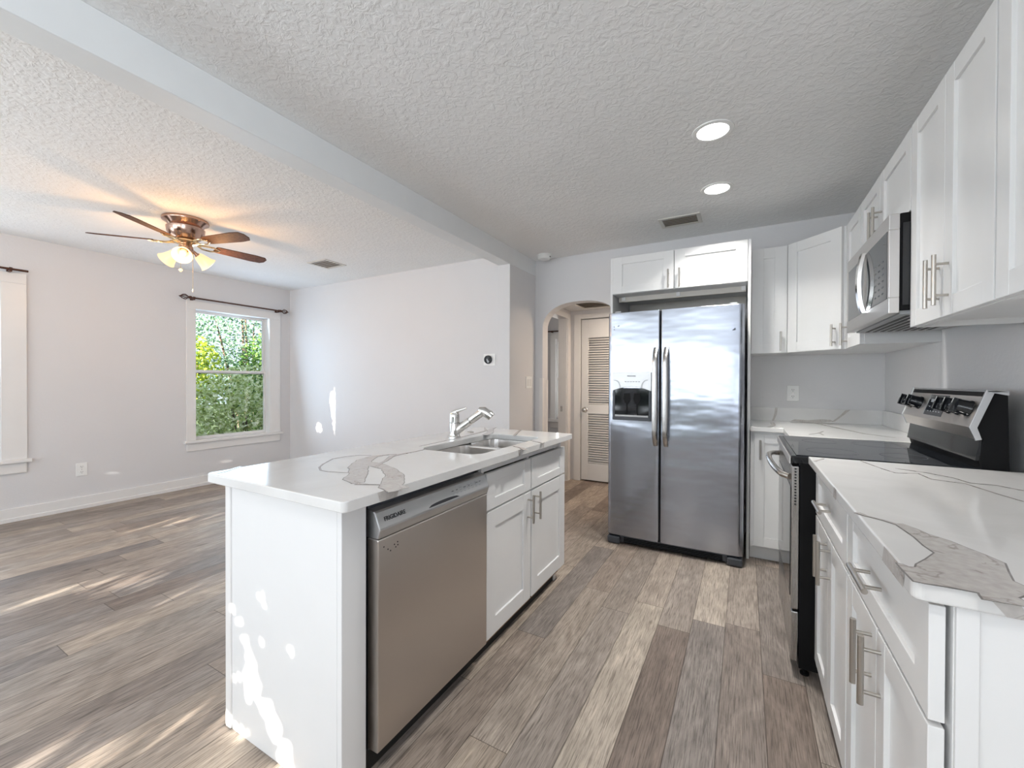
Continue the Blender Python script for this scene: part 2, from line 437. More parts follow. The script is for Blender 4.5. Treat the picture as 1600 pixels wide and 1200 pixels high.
kn_ = MB().lathe((-1.747, HY + .004, .894), [(.033, 0), (.033, .004), (.012, .008), (.011, .028), (.024, .036), (.028, .046), (.024, .058), (.01, .063)], 24, (0, -1, 0))
kn_.build('door_knob', 'brushed_nickel', d, smooth=True)

# baseboards
solid('baseboard_left', MB().box(XL, XL + .016, REAR, YF, 0, .118).box(XL, XL + .024, REAR, YF, 0, .035), 'trim_paint', bevel=.003)
solid('baseboard_far', MB().box(XL, XB0, YF - .016, YF, 0, .118).box(XL, XB0, YF - .024, YF, 0, .035), 'trim_paint', bevel=.003)


# windows of the left wall
def left_window(name, w_, full=True):
    y0, y1, z0, z1 = w_
    r = structure(name, (XL, (y0 + y1) / 2, z0))
    c = .092; px = .02
    f = MB()
    f.box(XL, XL + px, y0 - c, y0, z0, z1).box(XL, XL + px, y1, y1 + c + .06, z0, z1).box(XL, XL + px, y0 - c, y1 + c + .06, z1, z1 + c)
    f.box(XL - T, XL - .0005, y0 - .012, y0, z0, z1).box(XL - T, XL - .0005, y1, y1 + .012, z0, z1).box(XL - T, XL - .0005, y0 - .012, y1 + .012, z1, z1 + .012)
    f.build('window_frame', 'trim_paint', r, bevel=.003)
    s_ = MB().box(XL, XL + .045, y0 - c - .03, y1 + c + .085, z0 - .03, z0).box(XL - T, XL, y0 - .012, y1 + .012, z0 - .03, z0)
    s_.build('window_sill', 'trim_paint', r, bevel=.005)
    MB().box(XL, XL + .017, y0 - c, y1 + c + .06, z0 - .125, z0 - .03).build('sill_apron', 'trim_paint', r, bevel=.008)
    sa = MB(); zm = z0 + (z1 - z0) * .525; xs = XL - .085
    for a, b, x in ((zm - .02, z1, xs - .03), (z0, zm + .02, xs)):
        sa.box(x - .014, x + .014, y0, y0 + .022, a, b).box(x - .014, x + .014, y1 - .022, y1, a, b)
        sa.box(x - .0135, x + .0135, y0 + .022, y1 - .022, a, a + .034).box(x - .0135, x + .0135, y0 + .022, y1 - .022, b - .03, b)
    sa.build('window_sash', 'trim_paint', r, bevel=.002)
    MB().box(xs - .034, xs - .030, y0 + .02, y1 - .02, zm, z1 - .02).box(xs - .003, xs + .001, y0 + .02, y1 - .02, z0 + .02, zm).build('pane', 'window_glass', r)
    lk = MB()
    for yy in (y0 + .06, y1 - .08): lk.box(xs + .014, xs + .026, yy, yy + .022, zm - .03, zm - .018)
    lk.build('sash_lift', 'slot_dark', r)
    return r


left_window('window_1', WIN1)
left_window('window_2', WIN2)
left_window('window_added_left', WIN_ADDED)  # unseen window added behind the left fill lamp
r = structure('window_added_right', (XR, -2, WIN_ADDED[2]))  # unseen counterpart in the right wall, added for its fill lamp
wa, wb_, wc, wd = WIN_ADDED
MB().box(XR + .04, XR + .09, wa, wa + .05, wc, wd).box(XR + .04, XR + .09, wb_ - .05, wb_, wc, wd).box(XR + .045, XR + .085, wa + .05, wb_ - .05, wc, wc + .05).box(XR + .045, XR + .085, wa + .05, wb_ - .05, wd - .05, wd).box(XR + .045, XR + .085, -2.025, -1.975, wc + .05, wd - .05).build('window_sash', 'trim_paint', r)
MB().box(XR + .063, XR + .067, wa + .05, wb_ - .05, wc + .05, wd - .05).build('pane', 'window_glass', r)
# window of the room beyond the hall
r = structure('window_3', (-2.1, 5.6, .7))
MB().box(-2.485, -2.40, 5.582, 5.6, .66, 1.95).box(-1.75, -1.665, 5.582, 5.6, .66, 1.95).box(-2.40, -1.75, 5.583, 5.6, 1.86, 1.95).build('window_frame', 'trim_paint', r, bevel=.003)
MB().box(-2.52, -1.63, 5.54, 5.66, .66, .70).box(-2.485, -1.665, 5.584, 5.6, .57, .66).build('window_sill', 'trim_paint', r, bevel=.004)
MB().box(-2.40, -2.386, 5.63, 5.66, .7, 1.86).box(-1.80, -1.75, 5.63, 5.66, .7, 1.86).box(-2.386, -1.8, 5.631, 5.659, 1.82, 1.86).box(-2.386, -1.8, 5.631, 5.659, 1.26, 1.30).box(-2.386, -1.8, 5.631, 5.659, .7, .74).build('window_sash', 'trim_paint', r, bevel=.002)
MB().box(-2.39, -1.8, 5.643, 5.647, .74, 1.82).build('pane', 'window_glass', r)
# unseen rear openings
def rear_frame(name, part, w_):
    a, b, z0, z1 = w_; r = structure(name, ((a + b) / 2, REAR, z0)); y0, y1 = REAR - .09, REAR - .03; q = .05; m_ = (a + b) / 2
    MB().box(a, a + q, y0, y1, z0, z1).box(b - q, b, y0, y1, z0, z1).box(m_ - q / 2, m_ + q / 2, y0, y1, z0, z1).box(a + q, b - q, y0 + .005, y1 - .005, z0, z0 + q).box(a + q, b - q, y0 + .005, y1 - .005, z1 - q, z1).build(part, 'trim_paint', r)
    MB().box(a + q, b - q, REAR - .062, REAR - .058, z0 + q, z1 - q).build('pane', 'window_glass', r)


rear_frame('window_4', 'window_sash', RW)
rear_frame('door_2', 'door_frame', RD)


# ================================================================== generic fittings
def shaker(name, o, U, V, N, w, h, parent, stile=.057, t_=.02, mat='cabinet_white', rail=None):
    """rail-and-stile panel front: o lower-left back corner, U width, V height, N outward"""
    rail = rail or stile
    m = MB()
    m.obox(o, U, V, N, 0, stile, 0, h, 0, t_).obox(o, U, V, N, w - stile, w, 0, h, 0, t_)
    m.obox(o, U, V, N, stile, w - stile, 0, rail, 0, t_ - .0007).obox(o, U, V, N, stile, w - stile, h - rail, h, 0, t_ - .0007)
    m.obox(o, U, V, N, stile - .004, w - stile + .004, rail - .004, h - rail + .004, .002, t_ - .010)
    return m.build(name, mat, parent, bevel=.0012)


def pull(c, along, N, length, parent, mat='handle_steel', out=.034, r=.0062):
    """bar pull, c = centre on the face"""
    c, A, Nn = Vector(c), Vector(along), Vector(N); m = MB()
    m.tube([c + Nn * out - A * length / 2, c + Nn * out + A * length / 2], r, 14)
    for s_ in (-.31, .31): m.tube([c + A * length * s_, c + A * length * s_ + Nn * out], .0043, 10)
    return m.build('handle', mat, parent, smooth=True)


UX, UY, UZ = (1, 0, 0), (0, 1, 0), (0, 0, 1)
NX, NYm = (1, 0, 0), (0, -1, 0)


VN = [0]


def vein(mb, pts, w, z, mi_edge=2, mi_body=1, edge=.0028, lift=.0003):
    """stripe of stone colour lying in the top surface; pts world xy, w half-width (number or list)"""
    P = [Vector((p[0], p[1])) for p in pts]; ws = w if isinstance(w, list) else [w] * len(P)
    # subdivide with a little jitter for a natural edge
    Q = []; qs = []
    for i in range(len(P) - 1):
        L = (P[i + 1] - P[i]).length; n = max(2, int(L / .022))
        for k in range(n):
            f = k / n; Q.append(P[i].lerp(P[i + 1], f)); qs.append(ws[i] * (1 - f) + ws[i + 1] * f)
    Q.append(P[-1]); qs.append(ws[-1])
    rr = random.Random(len(pts) * 31 + int(abs(P[0].x) * 1000))
    L_, R_ = [], []
    for i, q in enumerate(Q):
        dd = (Q[min(i + 1, len(Q) - 1)] - Q[max(i - 1, 0)]).normalized(); n_ = Vector((-dd.y, dd.x))
        L_.append((q, n_, qs[i] * rr.uniform(.9, 1.1))); R_.append((q, n_, qs[i] * rr.uniform(.9, 1.1)))
    VN[0] += 1
    for (e, mi, l) in ((edge, mi_edge, .0002 + VN[0] * 1e-5), (0, mi_body, .0008 + VN[0] * 1e-5)):
        if mi is None: continue
        vs = []
        for (q, n_, a), (_, _, b) in zip(L_, R_):
            p1 = q + n_ * (a + e); p2 = q - n_ * (b + e)
            vs += [(p1.x, p1.y, z + l), (p2.x, p2.y, z + l)]
        mb.add(vs, [(2 * i, 2 * i + 1, 2 * i + 3, 2 * i + 2) for i in range(len(Q) - 1)], mi)


def blot(mb, pts, z, lift=.0004, edge=.003):
    P = [Vector((p[0], p[1])) for p in pts]
    area = sum(P[i].x * P[(i + 1) % len(P)].y - P[(i + 1) % len(P)].x * P[i].y for i in range(len(P)))
    if area < 0: P = P[::-1]
    for e, mi, l in ((edge, 2, .0002), (0, 1, .0008)):
        vs = []
        for i, p in enumerate(P):
            d1 = (p - P[i - 1]).normalized(); d2 = (P[(i + 1) % len(P)] - p).normalized(); tt = (d1 + d2)
            tt = tt.normalized() if tt.length > 1e-6 else d1
            n_ = Vector((tt.y, -tt.x)); q = p + n_ * e; vs.append((q.x, q.y, z + l))
        mb.add(vs, [tuple(range(len(vs)))], mi)


def px_line(pts, z): return [at(x, y, 2, z)[:2] for x, y in pts]


# ================================================================== ISLAND
IZ = .92; IX0, IX1, IY0, IY1 = -1.665, -.942, .757, 2.47
FX = -1.02                                     # face of the island carcass
unit = thing('island_base_cabinet', ((IX0 + FX) / 2, 1.6, 0), 'white island carcass with plain end panel under the sink countertop', 'cabinet')
body = MB()
body.box(-1.597, -1.0345, .808, .828, 0, IZ - .031)                       # end panel
body.box(-1.597, -1.58, .828, 2.43, 0, IZ - .031)                           # back panel
body.box(-1.58, -1.06, 1.546, 1.562, .10, IZ - .031).box(-1.58, FX - .018, 2.40, 2.43, 0, IZ - .031)
body.box(-1.58, -1.06, 1.562, 2.40, .10, .118)
body.build('carcass', 'cabinet_white', unit, bevel=.0015)
MB().box(-1.632, -1.598, .803, .83, .0, IZ - .031).build('corner_post', 'trim_paint', unit, bevel=.004)
MB().box(-1.014 - .02, -1.014, .808, .898, 0, IZ - .031).build('filler_strip', 'cabinet_white', unit, bevel=.002)
ff = MB().box(FX - .018, FX, 1.546, 1.566, .085, IZ - .034).box(FX - .018, FX, 2.425, 2.46, .085, IZ - .034).box(FX - .018, FX - .0005, 1.566, 2.425, .84, IZ - .05).box(FX - .018, FX - .001, 1.99, 2.015, .085, .84).box(FX - .018, FX - .0005, 1.566, 1.99, .65, .69).box(FX - .018, FX - .0005, 2.015, 2.425, .65, .69)
ff.build('face_frame', 'cabinet_white', unit)
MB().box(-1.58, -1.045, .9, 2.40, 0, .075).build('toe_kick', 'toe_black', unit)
tk = MB().box(-1.045, FX - .002, 1.55, 2.42, .055, .075); tk.build('bottom_edge', 'raw_wood', unit)
for i, (y0, y1) in enumerate(((1.562, 1.997), (2.012, 2.48))):
    fd = shaker('drawer_front', (FX, y0, .668), UY, UZ, NX, y1 - y0, .166, unit, stile=.072, rail=.045)
    dr = shaker('door', (FX, y0, .085), UY, UZ, NX, y1 - y0, .573, unit, stile=.078)
    pull((FX + .02, 1.965 if i == 0 else 2.05, .575), UZ, NX, .148, dr)

# countertop with the sink cut out
SX0, SX1, SY0, SY1 = -1.385, -1.035, 1.54, 2.215
ct = MB()
hole = []
rr_ = .07
for cx_, cy_, a0 in ((SX1 - rr_, SY0 + rr_, -90), (SX1 - rr_, SY1 - rr_, 0), (SX0 + rr_, SY1 - rr_, 90), (SX0 + rr_, SY0 + rr_, 180)):
    for k in range(7): a = math.radians(a0 + 15 * k); hole.append((cx_ + rr_ * math.cos(a), cy_ + rr_ * math.sin(a)))
outer = []
ro = .018
for cx_, cy_, a0 in ((IX1 - ro, IY0 + ro, -90), (IX1 - ro, IY1 - ro, 0), (IX0 + ro, IY1 - ro, 90), (IX0 + ro, IY0 + ro, 180)):
    for k in range(7): a = math.radians(a0 + 15 * k); outer.append((cx_ + ro * math.cos(a), cy_ + ro * math.sin(a)))
n = len(outer); z0, z1 = IZ - .031, IZ
vs = [(x, y, z1) for x, y in outer] + [(x, y, z1) for x, y in hole] + [(x, y, z0) for x, y in outer] + [(x, y, z0) for x, y in hole]
fs = []
for i in range(n):
    j = (i + 1) % n
    fs += [(i, j, n + j, n + i), (2 * n + j, 2 * n + i, 3 * n + i, 3 * n + j), (i, 2 * n + i, 2 * n + j, j), (n + j, 3 * n + j, 3 * n + i, n + i)]
ct.add(vs, fs, 0)
ZT = IZ
vein(ct, px_line([(559, 739), (535, 738.5), (512, 737), (501, 735), (499, 730), (505, 725), (520, 717), (540, 713.5), (560, 711.5), (580, 711.6)], ZT), .0022, ZT, edge=.0015)
vein(ct, px_line([(602, 711), (585, 713), (570, 719), (560, 728), (560, 739), (554, 748), (560, 755)], ZT), [.006, .018, .03, .035, .03, .035, .018], ZT)
vein(ct, px_line([(572, 724), (590, 727), (606, 732), (616, 742), (614, 752), (611, 760), (622, 765)], ZT), [.032, .026, .022, .03, .034, .034, .034], ZT)
vein(ct, px_line([(556, 756), (575, 757), (596, 757.5), (606, 762), (618, 768)], ZT), [.01, .004, .004, .012, .02], ZT)
vein(ct, px_line([(590, 726), (603, 720), (612, 713), (630, 709), (652, 705), (668, 701)], ZT), [.006, .006, .010, .008, .004, .002], ZT)
vein(ct, px_line([(602, 711), (620, 710)], ZT), [.006, .004], ZT)
vein(ct, px_line([(655, 697.5), (690, 690), (725, 682), (760, 673), (757, 668)], ZT), [.002, .002, .002, .012, .002], ZT, edge=.001)
vein(ct, px_line([(757, 680), (766, 676), (767, 671), (775, 668)], ZT), [.018, .02, .016, .004], ZT)
vein(ct, px_line([(803, 681), (808, 676), (813, 672)], ZT), .006, ZT)
vein(ct, px_line([(802, 697), (815, 700), (821, 703)], ZT), [.004, .010, .012], ZT)
vein(ct, px_line([(828, 688), (842, 691), (849, 693)], ZT), [.003, .006, .008], ZT)
vein(ct, px_line([(338, 740), (352, 737), (366, 732), (376, 729)], ZT), [.003, .004, .005, .003], ZT)
# where the veins run over the front edge
for ya, yb in ((.875, .965), (1.745, 1.775), (2.02, 2.045)):
    ct.add([(IX1 + .0006, ya, z1), (IX1 + .0006, yb, z1), (IX1 + .0006, yb - .01, z0), (IX1 + .0006, ya + .01, z0)], [(0, 3, 2, 1)], 1)
isl_top = ct.build('island_countertop', ['quartz_white', 'quartz_vein', 'quartz_vein_edge'], bevel=.003, loc=(-1.3, 1.6, z0))
isl_top.modifiers['bevel'].angle_limit = math.radians(60)
tag(isl_top, 'white quartz island countertop with bold grey veins and sink cutout', 'countertop')

# sink
sk = thing('kitchen_sink', (-1.2, 1.88, .70), 'double bowl stainless steel sink set below the island countertop', 'sink')


def bowl(y0, y1, depth):
    m = MB(); x0, x1 = SX0 - .008, SX1 + .008; rings = []
    for ins, z in ((-.012, IZ - .033), (0, IZ - .034), (.004, IZ - .10), (.008, IZ - depth + .03), (.03, IZ - depth + .005), (.06, IZ - depth)):
        r_ = max(.02, .065 - ins * .5); ring = []
        a0x, a1x, a0y, a1y = x0 + ins, x1 - ins, y0 + ins, y1 - ins
        for cx_, cy_, a0 in ((a1x - r_, a0y + r_, -90), (a1x - r_, a1y - r_, 0), (a0x + r_, a1y - r_, 90), (a0x + r_, a0y + r_, 180)):
            for k in range(7): a = math.radians(a0 + 15 * k); ring.append((cx_ + r_ * math.cos(a), cy_ + r_ * math.sin(a), z))
        rings.append(ring)
    nn = len(rings[0]); vs = [v for rg in rings for v in rg]; fs = []
    for i in range(len(rings) - 1):
        for k in range(nn): fs.append((i * nn + k, (i + 1) * nn + k, (i + 1) * nn + (k + 1) % nn, i * nn + (k + 1) % nn)[::-1])
    fs.append(tuple((len(rings) - 1) * nn + k for k in range(nn)))
    m.add(vs, fs); b = m.build('bowl', 'sink_steel', sk, smooth=True)
    MB().lathe(((x0 + x1) / 2, (y0 + y1) / 2, IZ - depth + .0005), [(.045, 0), (.043, .003), (.03, .002), (.028, -.001)], 24).build('drain', 'chrome', b, smooth=True)


bowl(SY0 - .012, 1.925, .19); bowl(1.955, SY1 + .012, .19)
MB().box(SX0 - .01, SX1 + .01, 1.918, 1.962, IZ - .05, IZ - .035).build('divider', 'sink_steel', sk, bevel=.006)

# faucet
FB = Vector((-1.475, 1.955, IZ))
fa = thing('kitchen_faucet', FB, 'chrome single lever faucet with angled pull-out spout behind the sink', 'faucet')
MB().lathe(FB, [(.034, 0), (.034, .006), (.029, .012), (.0285, .12), (.028, .135), (.022, .143), (.006, .147)], 28).build('faucet_body', 'chrome', fa, smooth=True)
sd = Vector((.150, .062, .118)); s0 = FB + Vector((.004, .002, .035))
MB().tube([s0, s0 + sd * .18, s0 + sd * .52], [.023, .025, .024], 20).build('spout', 'chrome', fa, smooth=True)
MB().tube([s0 + sd * .53, s0 + sd * .56, s0 + sd * .92, s0 + sd * .98], [.020, .023, .024, .026], 20).tube([s0 + sd * .93 + Vector((-.012, -.005, .018)), s0 + sd * .93 + Vector((.012, .005, .012)), s0 + sd * .93 + Vector((.045, .018, -.012)), s0 + sd * .93 + Vector((.058, .022, -.024))], [.016, .026, .027, .024], 20).build('spray_head', 'chrome', fa, smooth=True)
MB().tube([FB + Vector((-.020, -.008, .140)), FB + Vector((.01, .004, .152)), FB + Vector((.05, .02, .166)), FB + Vector((.064, .026, .172))], [.010, .014, .007, .008], 14).build('lever', 'chrome', fa, smooth=True)
MB().lathe(FB + Vector((0, 0, .085)), [(.0292, 0), (.0292, .002)], 28).build('seam_ring', 'marking_dark', fa)
hp = at(735, 675.5, 2, IZ)
MB_ = MB().lathe((hp.x, hp.y, IZ), [(.024, 0), (.023, .003), (.012, .007), (.002, .008)], 24)
tag(MB_.build('hole_cover', 'brushed_nickel', loc=(hp.x, hp.y, IZ), smooth=True), 'small round metal hole cover on the island right of the faucet', 'hole cover')

# dishwasher
DW = thing('dishwasher', (-1.25, 1.225, 0), 'stainless front-control dishwasher built into the island', 'dishwasher')
DY0, DY1 = .917, 1.537
MB().box(-1.57, -1.032, DY0 + .004, DY1 - .03, .08, IZ - .045).build('tub_body', 'dark_grey', DW)
dd_ = MB().prism([(-1.030, DY0, .092), (-.986, DY0, .092), (-.983, DY0, .10), (-.983, DY0, .752), (-.986, DY0, .757), (-1.030, DY0, .757)], (0, DY1 - DY0, 0))
door = dd_.build('door', 'stainless_brushed', DW, bevel=.003)
pr = [(-1.034, DY0 - .002, .759), (-.982, DY0 - .002, .759), (-.9735, DY0 - .002, .787), (-.9745, DY0 - .002, .793), (-.995, DY0 - .002, .838), (-1.0, DY0 - .002, .843), (-1.034, DY0 - .002, .846)]
con = MB().prism(pr, (0, DY1 - DY0 + .004, 0)).build('control_panel', 'silver_panel', DW, bevel=.003)
# pocket handle: flat dark shape painting the shade of the recess
pk = MB(); ps = []
for k in range(13):
    f = k / 12; y = 1.145 + .18 * f; d_ = .011 * math.sin(math.pi * f) ** .35 if 0 < f < 1 else 0.001
    ps.append((y, d_))
upv = Vector((-.0205, 0, .045)).normalized(); nf = Vector((.045, 0, .0205)).normalized(); o_ = Vector((-.9745, 0, .793))
vs = []
for y, d_ in ps:
    a = o_ + upv * (.004) + nf * .0006; b = o_ + upv * (.004 + d_) + nf * .0006
    vs += [(a.x, y, a.z), (b.x, y, b.z)]
pk.add(vs, [(2 * i, 2 * i + 2, 2 * i + 3, 2 * i + 1) for i in range(12)])
pk.build('pocket_shade', 'marking_dark', con)
lo = o_ + upv * .018 + nf * .0006
text('lettering', 'FRIGIDAIRE', .0185, (lo.x, .942, lo.z), UY, upv, 'marking_dark', con, bold=.0004)
mk = MB()
rq = random.Random(3)
for k in range(8):
    y = 1.29 + .026 * k
    for row_ in range(rq.choice((1, 2, 3))):
        a = o_ + upv * (.016 + .009 * row_) + nf * .0005
        mk.obox((a.x, y, a.z), UY, upv, nf, 0, rq.uniform(.008, .014), 0, .0028, 0, .0006)
mk.build('button_markings', 'label_grey', con)
mk2 = MB()
for y, w_ in ((1.29, .012), (1.318, .01), (1.368, .014), (1.40, .01), (1.452, .016), (1.478, .012)):
    a = o_ + upv * .030 + nf * .0005
    mk2.obox((a.x, y, a.z), UY, upv, nf, 0, w_, 0, .0022, 0, .0006)
mk2.build('button_lettering', 'marking_dark', con)
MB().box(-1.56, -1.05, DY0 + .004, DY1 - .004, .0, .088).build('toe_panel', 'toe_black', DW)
gl_ = MB()
for y, z in ((.957, .716), (.968, .708), (.985, .722), (.991, .712), (.999, .726), (1.0, .716), (.94, .729)):
    gl_.lathe((-.983, y, z), [(.0026, 0), (.0026, .0004)], 8, (1, 0, 0))
gl_.build('dent_marks', 'marking_dark', door)

# ================================================================== FRIDGE
FR = thing('refrigerator', (-.465, 3.55, 0), 'stainless side-by-side refrigerator with ice and water dispenser', 'refrigerator')
RX0, RX1 = -.927, -.003; RYF = 3.165; RZ0, RZ1 = .075, 1.772
MB().box(RX0 + .012, RX1 - .012, 3.255, 3.90, .02, 1.765).build('fridge_body', 'dark_grey', FR, bevel=.006)


def fdoor(x0, x1, left):
    m = MB(); prof = [(x0 + .004, 3.25), (x1 - .004, 3.25)]
    bul = .008
    def yy(x): f = (x - RX0) / (RX1 - RX0); return RYF + bul * (2 * f - 1) ** 2
    rl, rrr = (.035, .008) if left else (.008, .035)
    pts = []
    for k in range(9):
        a = math.radians(90 * k / 8); pts.append((x1 - rrr + rrr * math.cos(a), yy(x1 - rrr) + rrr - rrr * math.sin(a)))
    for k in range(1, 12): x = x1 - rrr + (x0 + rl - x1 + rrr) * k / 12; pts.append((x, yy(x)))
    for k in range(9):
        a = math.radians(90 + 90 * k / 8); pts.append((x0 + rl + rl * math.cos(a), yy(x0 + rl) + rl - rl * math.sin(a)))
    poly = [(x, y, RZ0) for x, y in prof + pts]
    m.prism(poly, (0, 0, RZ1 - RZ0))
    return m.build('door', 'stainless_fridge', FR, smooth=True, bevel=.003)


dl = fdoor(RX0, -.5435, True); dr_ = fdoor(-.5325, RX1, False)
MB().box(-.548, -.528, 3.20, 3.26, .08, 1.768).build('door_gasket', 'toe_black', FR)


def fhandle(x, par):
    m = MB(); pts = []; w2 = .021
    for k in range(25):
        f = k / 24; z = .779 + (1.497 - .779) * f
        out = .052 * min(1, math.sin(math.pi * f) * 2.6) ** .6
        pts.append((RYF - .004 - out, z))
    vs = []; fs = []
    for i, (y, z) in enumerate(pts):
        sc_ = .80 + .20 * math.sin(math.pi * i / 24)
        for dx, dy in ((-w2 * sc_, .008), (-w2 * sc_ * .82, -.004), (-w2 * sc_ * .3, -.009), (w2 * sc_ * .3, -.009), (w2 * sc_ * .82, -.004), (w2 * sc_, .008), (w2 * sc_ * .6, .012), (-w2 * sc_ * .6, .012)):
            vs.append((x + dx, y + dy, z))
    for i in range(24):
        for k in range(8): fs.append((i * 8 + k, i * 8 + (k + 1) % 8, (i + 1) * 8 + (k + 1) % 8, (i + 1) * 8 + k))
    fs += [tuple(range(8))[::-1], tuple(24 * 8 + k for k in range(8))]
    m.add(vs, fs)
    m.box(x - .017, x + .017, RYF - .006, RYF + .006, .779, .82).box(x - .017, x + .017, RYF - .006, RYF + .006, 1.455, 1.497)
    return m.build('handle', 'stainless_vertical', par, smooth=True)


fhandle(-.567, dl); fhandle(-.495, dr_)
# dispenser
DS = MB(); YD = RYF - .002
dx0, dx1, dz0, dz1 = -.884, -.598, .957, 1.318
DS.box(dx0, dx1, YD - .008, YD + .006, dz0, dz0 + .028).box(dx0, dx0 + .018, YD - .008, YD + .006, dz0 + .028, 1.19).box(dx1 - .018, dx1, YD - .008, YD + .006, dz0 + .028, 1.19)
dsp = DS.build('dispenser_surround', 'dark_grey', dl, bevel=.003)
pan = [(dx0, YD - .010, 1.178), (dx0, YD - .010, dz1), (dx1, YD - .010, dz1), (dx1, YD - .010, 1.178)]
for k in range(1, 12): f = k / 12; pan.append((dx1 + (dx0 - dx1) * f, YD - .010, 1.178 + .032 * math.sin(math.pi * f)))
pc = MB().prism(pan, (0, .014, 0)).build('dispenser_panel', 'silver_panel', dl, bevel=.002)
rec = MB().box(dx0 + .016, dx1 - .016, YD - .003, YD + .001, dz0 + .026, 1.20, 0)
rec.build('dispenser_recess', 'black_gloss', dl)
pad = MB()
for x in (-.775, -.70):
    pad.prism([(x - .022, YD - .006, 1.16), (x + .022, YD - .006, 1.16), (x + .028, YD - .006, 1.12), (x + .014, YD - .006, 1.085), (x - .014, YD - .006, 1.085), (x - .028, YD - .006, 1.12)], (0, .003, 0))
    pad.box(x - .006, x + .006, YD - .005, YD - .002, .99, 1.085)
pad.build('dispenser_paddle', 'black_plastic', dl, bevel=.002)
MB().box(dx0 + .02, dx1 - .02, YD - .014, YD - .002, dz0 + .026, dz0 + .04).build('drip_tray', 'grey_plastic', dl, bevel=.003)
text('lettering', 'FRIGIDAIRE', .0125, (-.741, YD - .0105, 1.285), UX, UZ, 'marking_dark', pc, align='CENTER', bold=.0003)
bt = MB()
for k in range(6): bt.box(-.79 + .02 * k, -.779 + .02 * k, YD - .0112, YD - .010, 1.245, 1.249)
bt.build('button_markings', 'marking_dark', pc)
for sgn, xc in ((1, dx0 + .05), (-1, dx1 - .06)):
    vs = []; sw_ = MB()
    for k in range(10):
        f = k / 9; a = math.radians(100 * f); vs += [(xc + sgn * (.035 * math.cos(a) - .03), YD - .0108, 1.20 + .055 * math.sin(a)), (xc + sgn * (.043 * math.cos(a) - .03), YD - .0108, 1.20 + .061 * math.sin(a))]
    sw_.add(vs, [(2 * i, 2 * i + 1, 2 * i + 3, 2 * i + 2) for i in range(9)])
    sw_.build('panel_swirl', 'label_grey', pc)
gr = MB().box(RX0 + .004, RX1 - .004, 3.20, 3.24, .012, .066)
gr.build('base_grille', 'dark_grey', FR, bevel=.008)
for nm, xa, xb in (('grille_foot', RX0 + .002, RX0 + .10), ('grille_foot', RX1 - .10, RX1 - .002)):
    MB().box(xa, xb, 3.172, 3.215, .004, .062).build(nm, 'dark_grey', FR, bevel=.012)
gs = MB()
for k in range(4): gs.box(RX0 + .125, RX1 - .125, 3.194, 3.202, .018 + .011 * k, .024 + .011 * k)
gs.build('grille_slats', 'black_plastic', FR)
for x in (RX0 + .05, RX1 - .09): MB().box(x, x + .045, 3.19, 3.28, 1.772, 1.786).build('hinge_cover', 'grey_plastic', FR, bevel=.004)
mg = MB().prism([(-.078, RYF - .001, 1.595), (-.058, RYF + .001, 1.612), (-.056, RYF + .001, 1.597)], (0, -.0008, 0))
mg.build('sticker_scrap', 'dark_grey', dr_)
ms_ = MB()
for x, z in ((-.877, 1.645), (-.876, 1.665), (-.846, 1.668), (-.84, 1.672)): ms_.lathe((x, RYF + .0045, z), [(.003, 0), (.003, .002)], 8, (0, -1, 0))
ms_.build('dent_marks', 'marking_dark', dl)

# cabinet over the fridge with its tall side panels
OC = thing('fridge_cabinet', (-.47, 3.65, 0), 'white two-door cabinet bridging above the refrigerator with tall side panels', 'cabinet')
PX0, PX1 = -.965, .032
for x0, x1 in ((PX0, PX0 + .018), (PX1 - .018, PX1)):
    MB().box(x0, x1, 3.372, YB, 0, 2.252).build('side_panel', 'cabinet_white', OC, bevel=.001)
MB().box(PX0 + .018, PX1 - .018, 3.385, YB, 1.955, 2.25).build('carcass', 'cabinet_white', OC, bevel=.001)
MB().box(PX0 + .03, PX1 - .03, 3.52, 3.535, 1.915, 1.955).build('mounting_rail', 'cabinet_inside', OC)
MB().box(PX0 + .03, PX1 - .03, YB - .03, YB - .01, 1.85, 1.955).build('mounting_rail', 'cabinet_inside', OC)
for x in (PX0 + .055, -.48, PX1 - .06): MB().box(x, x + .03, 3.512, 3.538, 1.925, 1.955).build('rail_bracket', 'trim_paint', OC, bevel=.002)
MB().box(-.84, -.80, YB - .012, YB, 1.5, 1.92).build('wall_batten', 'cabinet_inside', OC)
for i, (x0, x1) in enumerate(((PX0 + .020, -.478), (-.472, PX1 - .020))):
    dr = shaker('door', (x0, 3.385, 1.957), UX, UZ, NYm, x1 - x0, .293, OC, stile=.075, rail=.058)
    pull(((-.515 if i == 0 else -.435), 3.365, 2.03), UZ, NYm, .142, dr)

# ================================================================== UPPER CABINETS
UZ0, UZ1 = 1.46, 2.24


def upper(name, label, loc, group=None): return thing(name, loc, label, 'cabinet', group)


G = 'white shaker wall cabinets'
# narrow one on the back wall
c = upper('wall_cabinet', 'narrow white wall cabinet just right of the refrigerator', (.15, 3.8, UZ0), G)
MB().box(.034, .268, 3.64, YB, UZ0, UZ1).build('carcass', 'cabinet_white', c, bevel=.001)
dr = shaker('door', (.038, 3.64, UZ0 + .002), UX, UZ, NYm, .226, UZ1 - UZ0 - .004, c, stile=.078, rail=.075)
pull((.224, 3.62, 1.545), UZ, NYm, .14, dr)
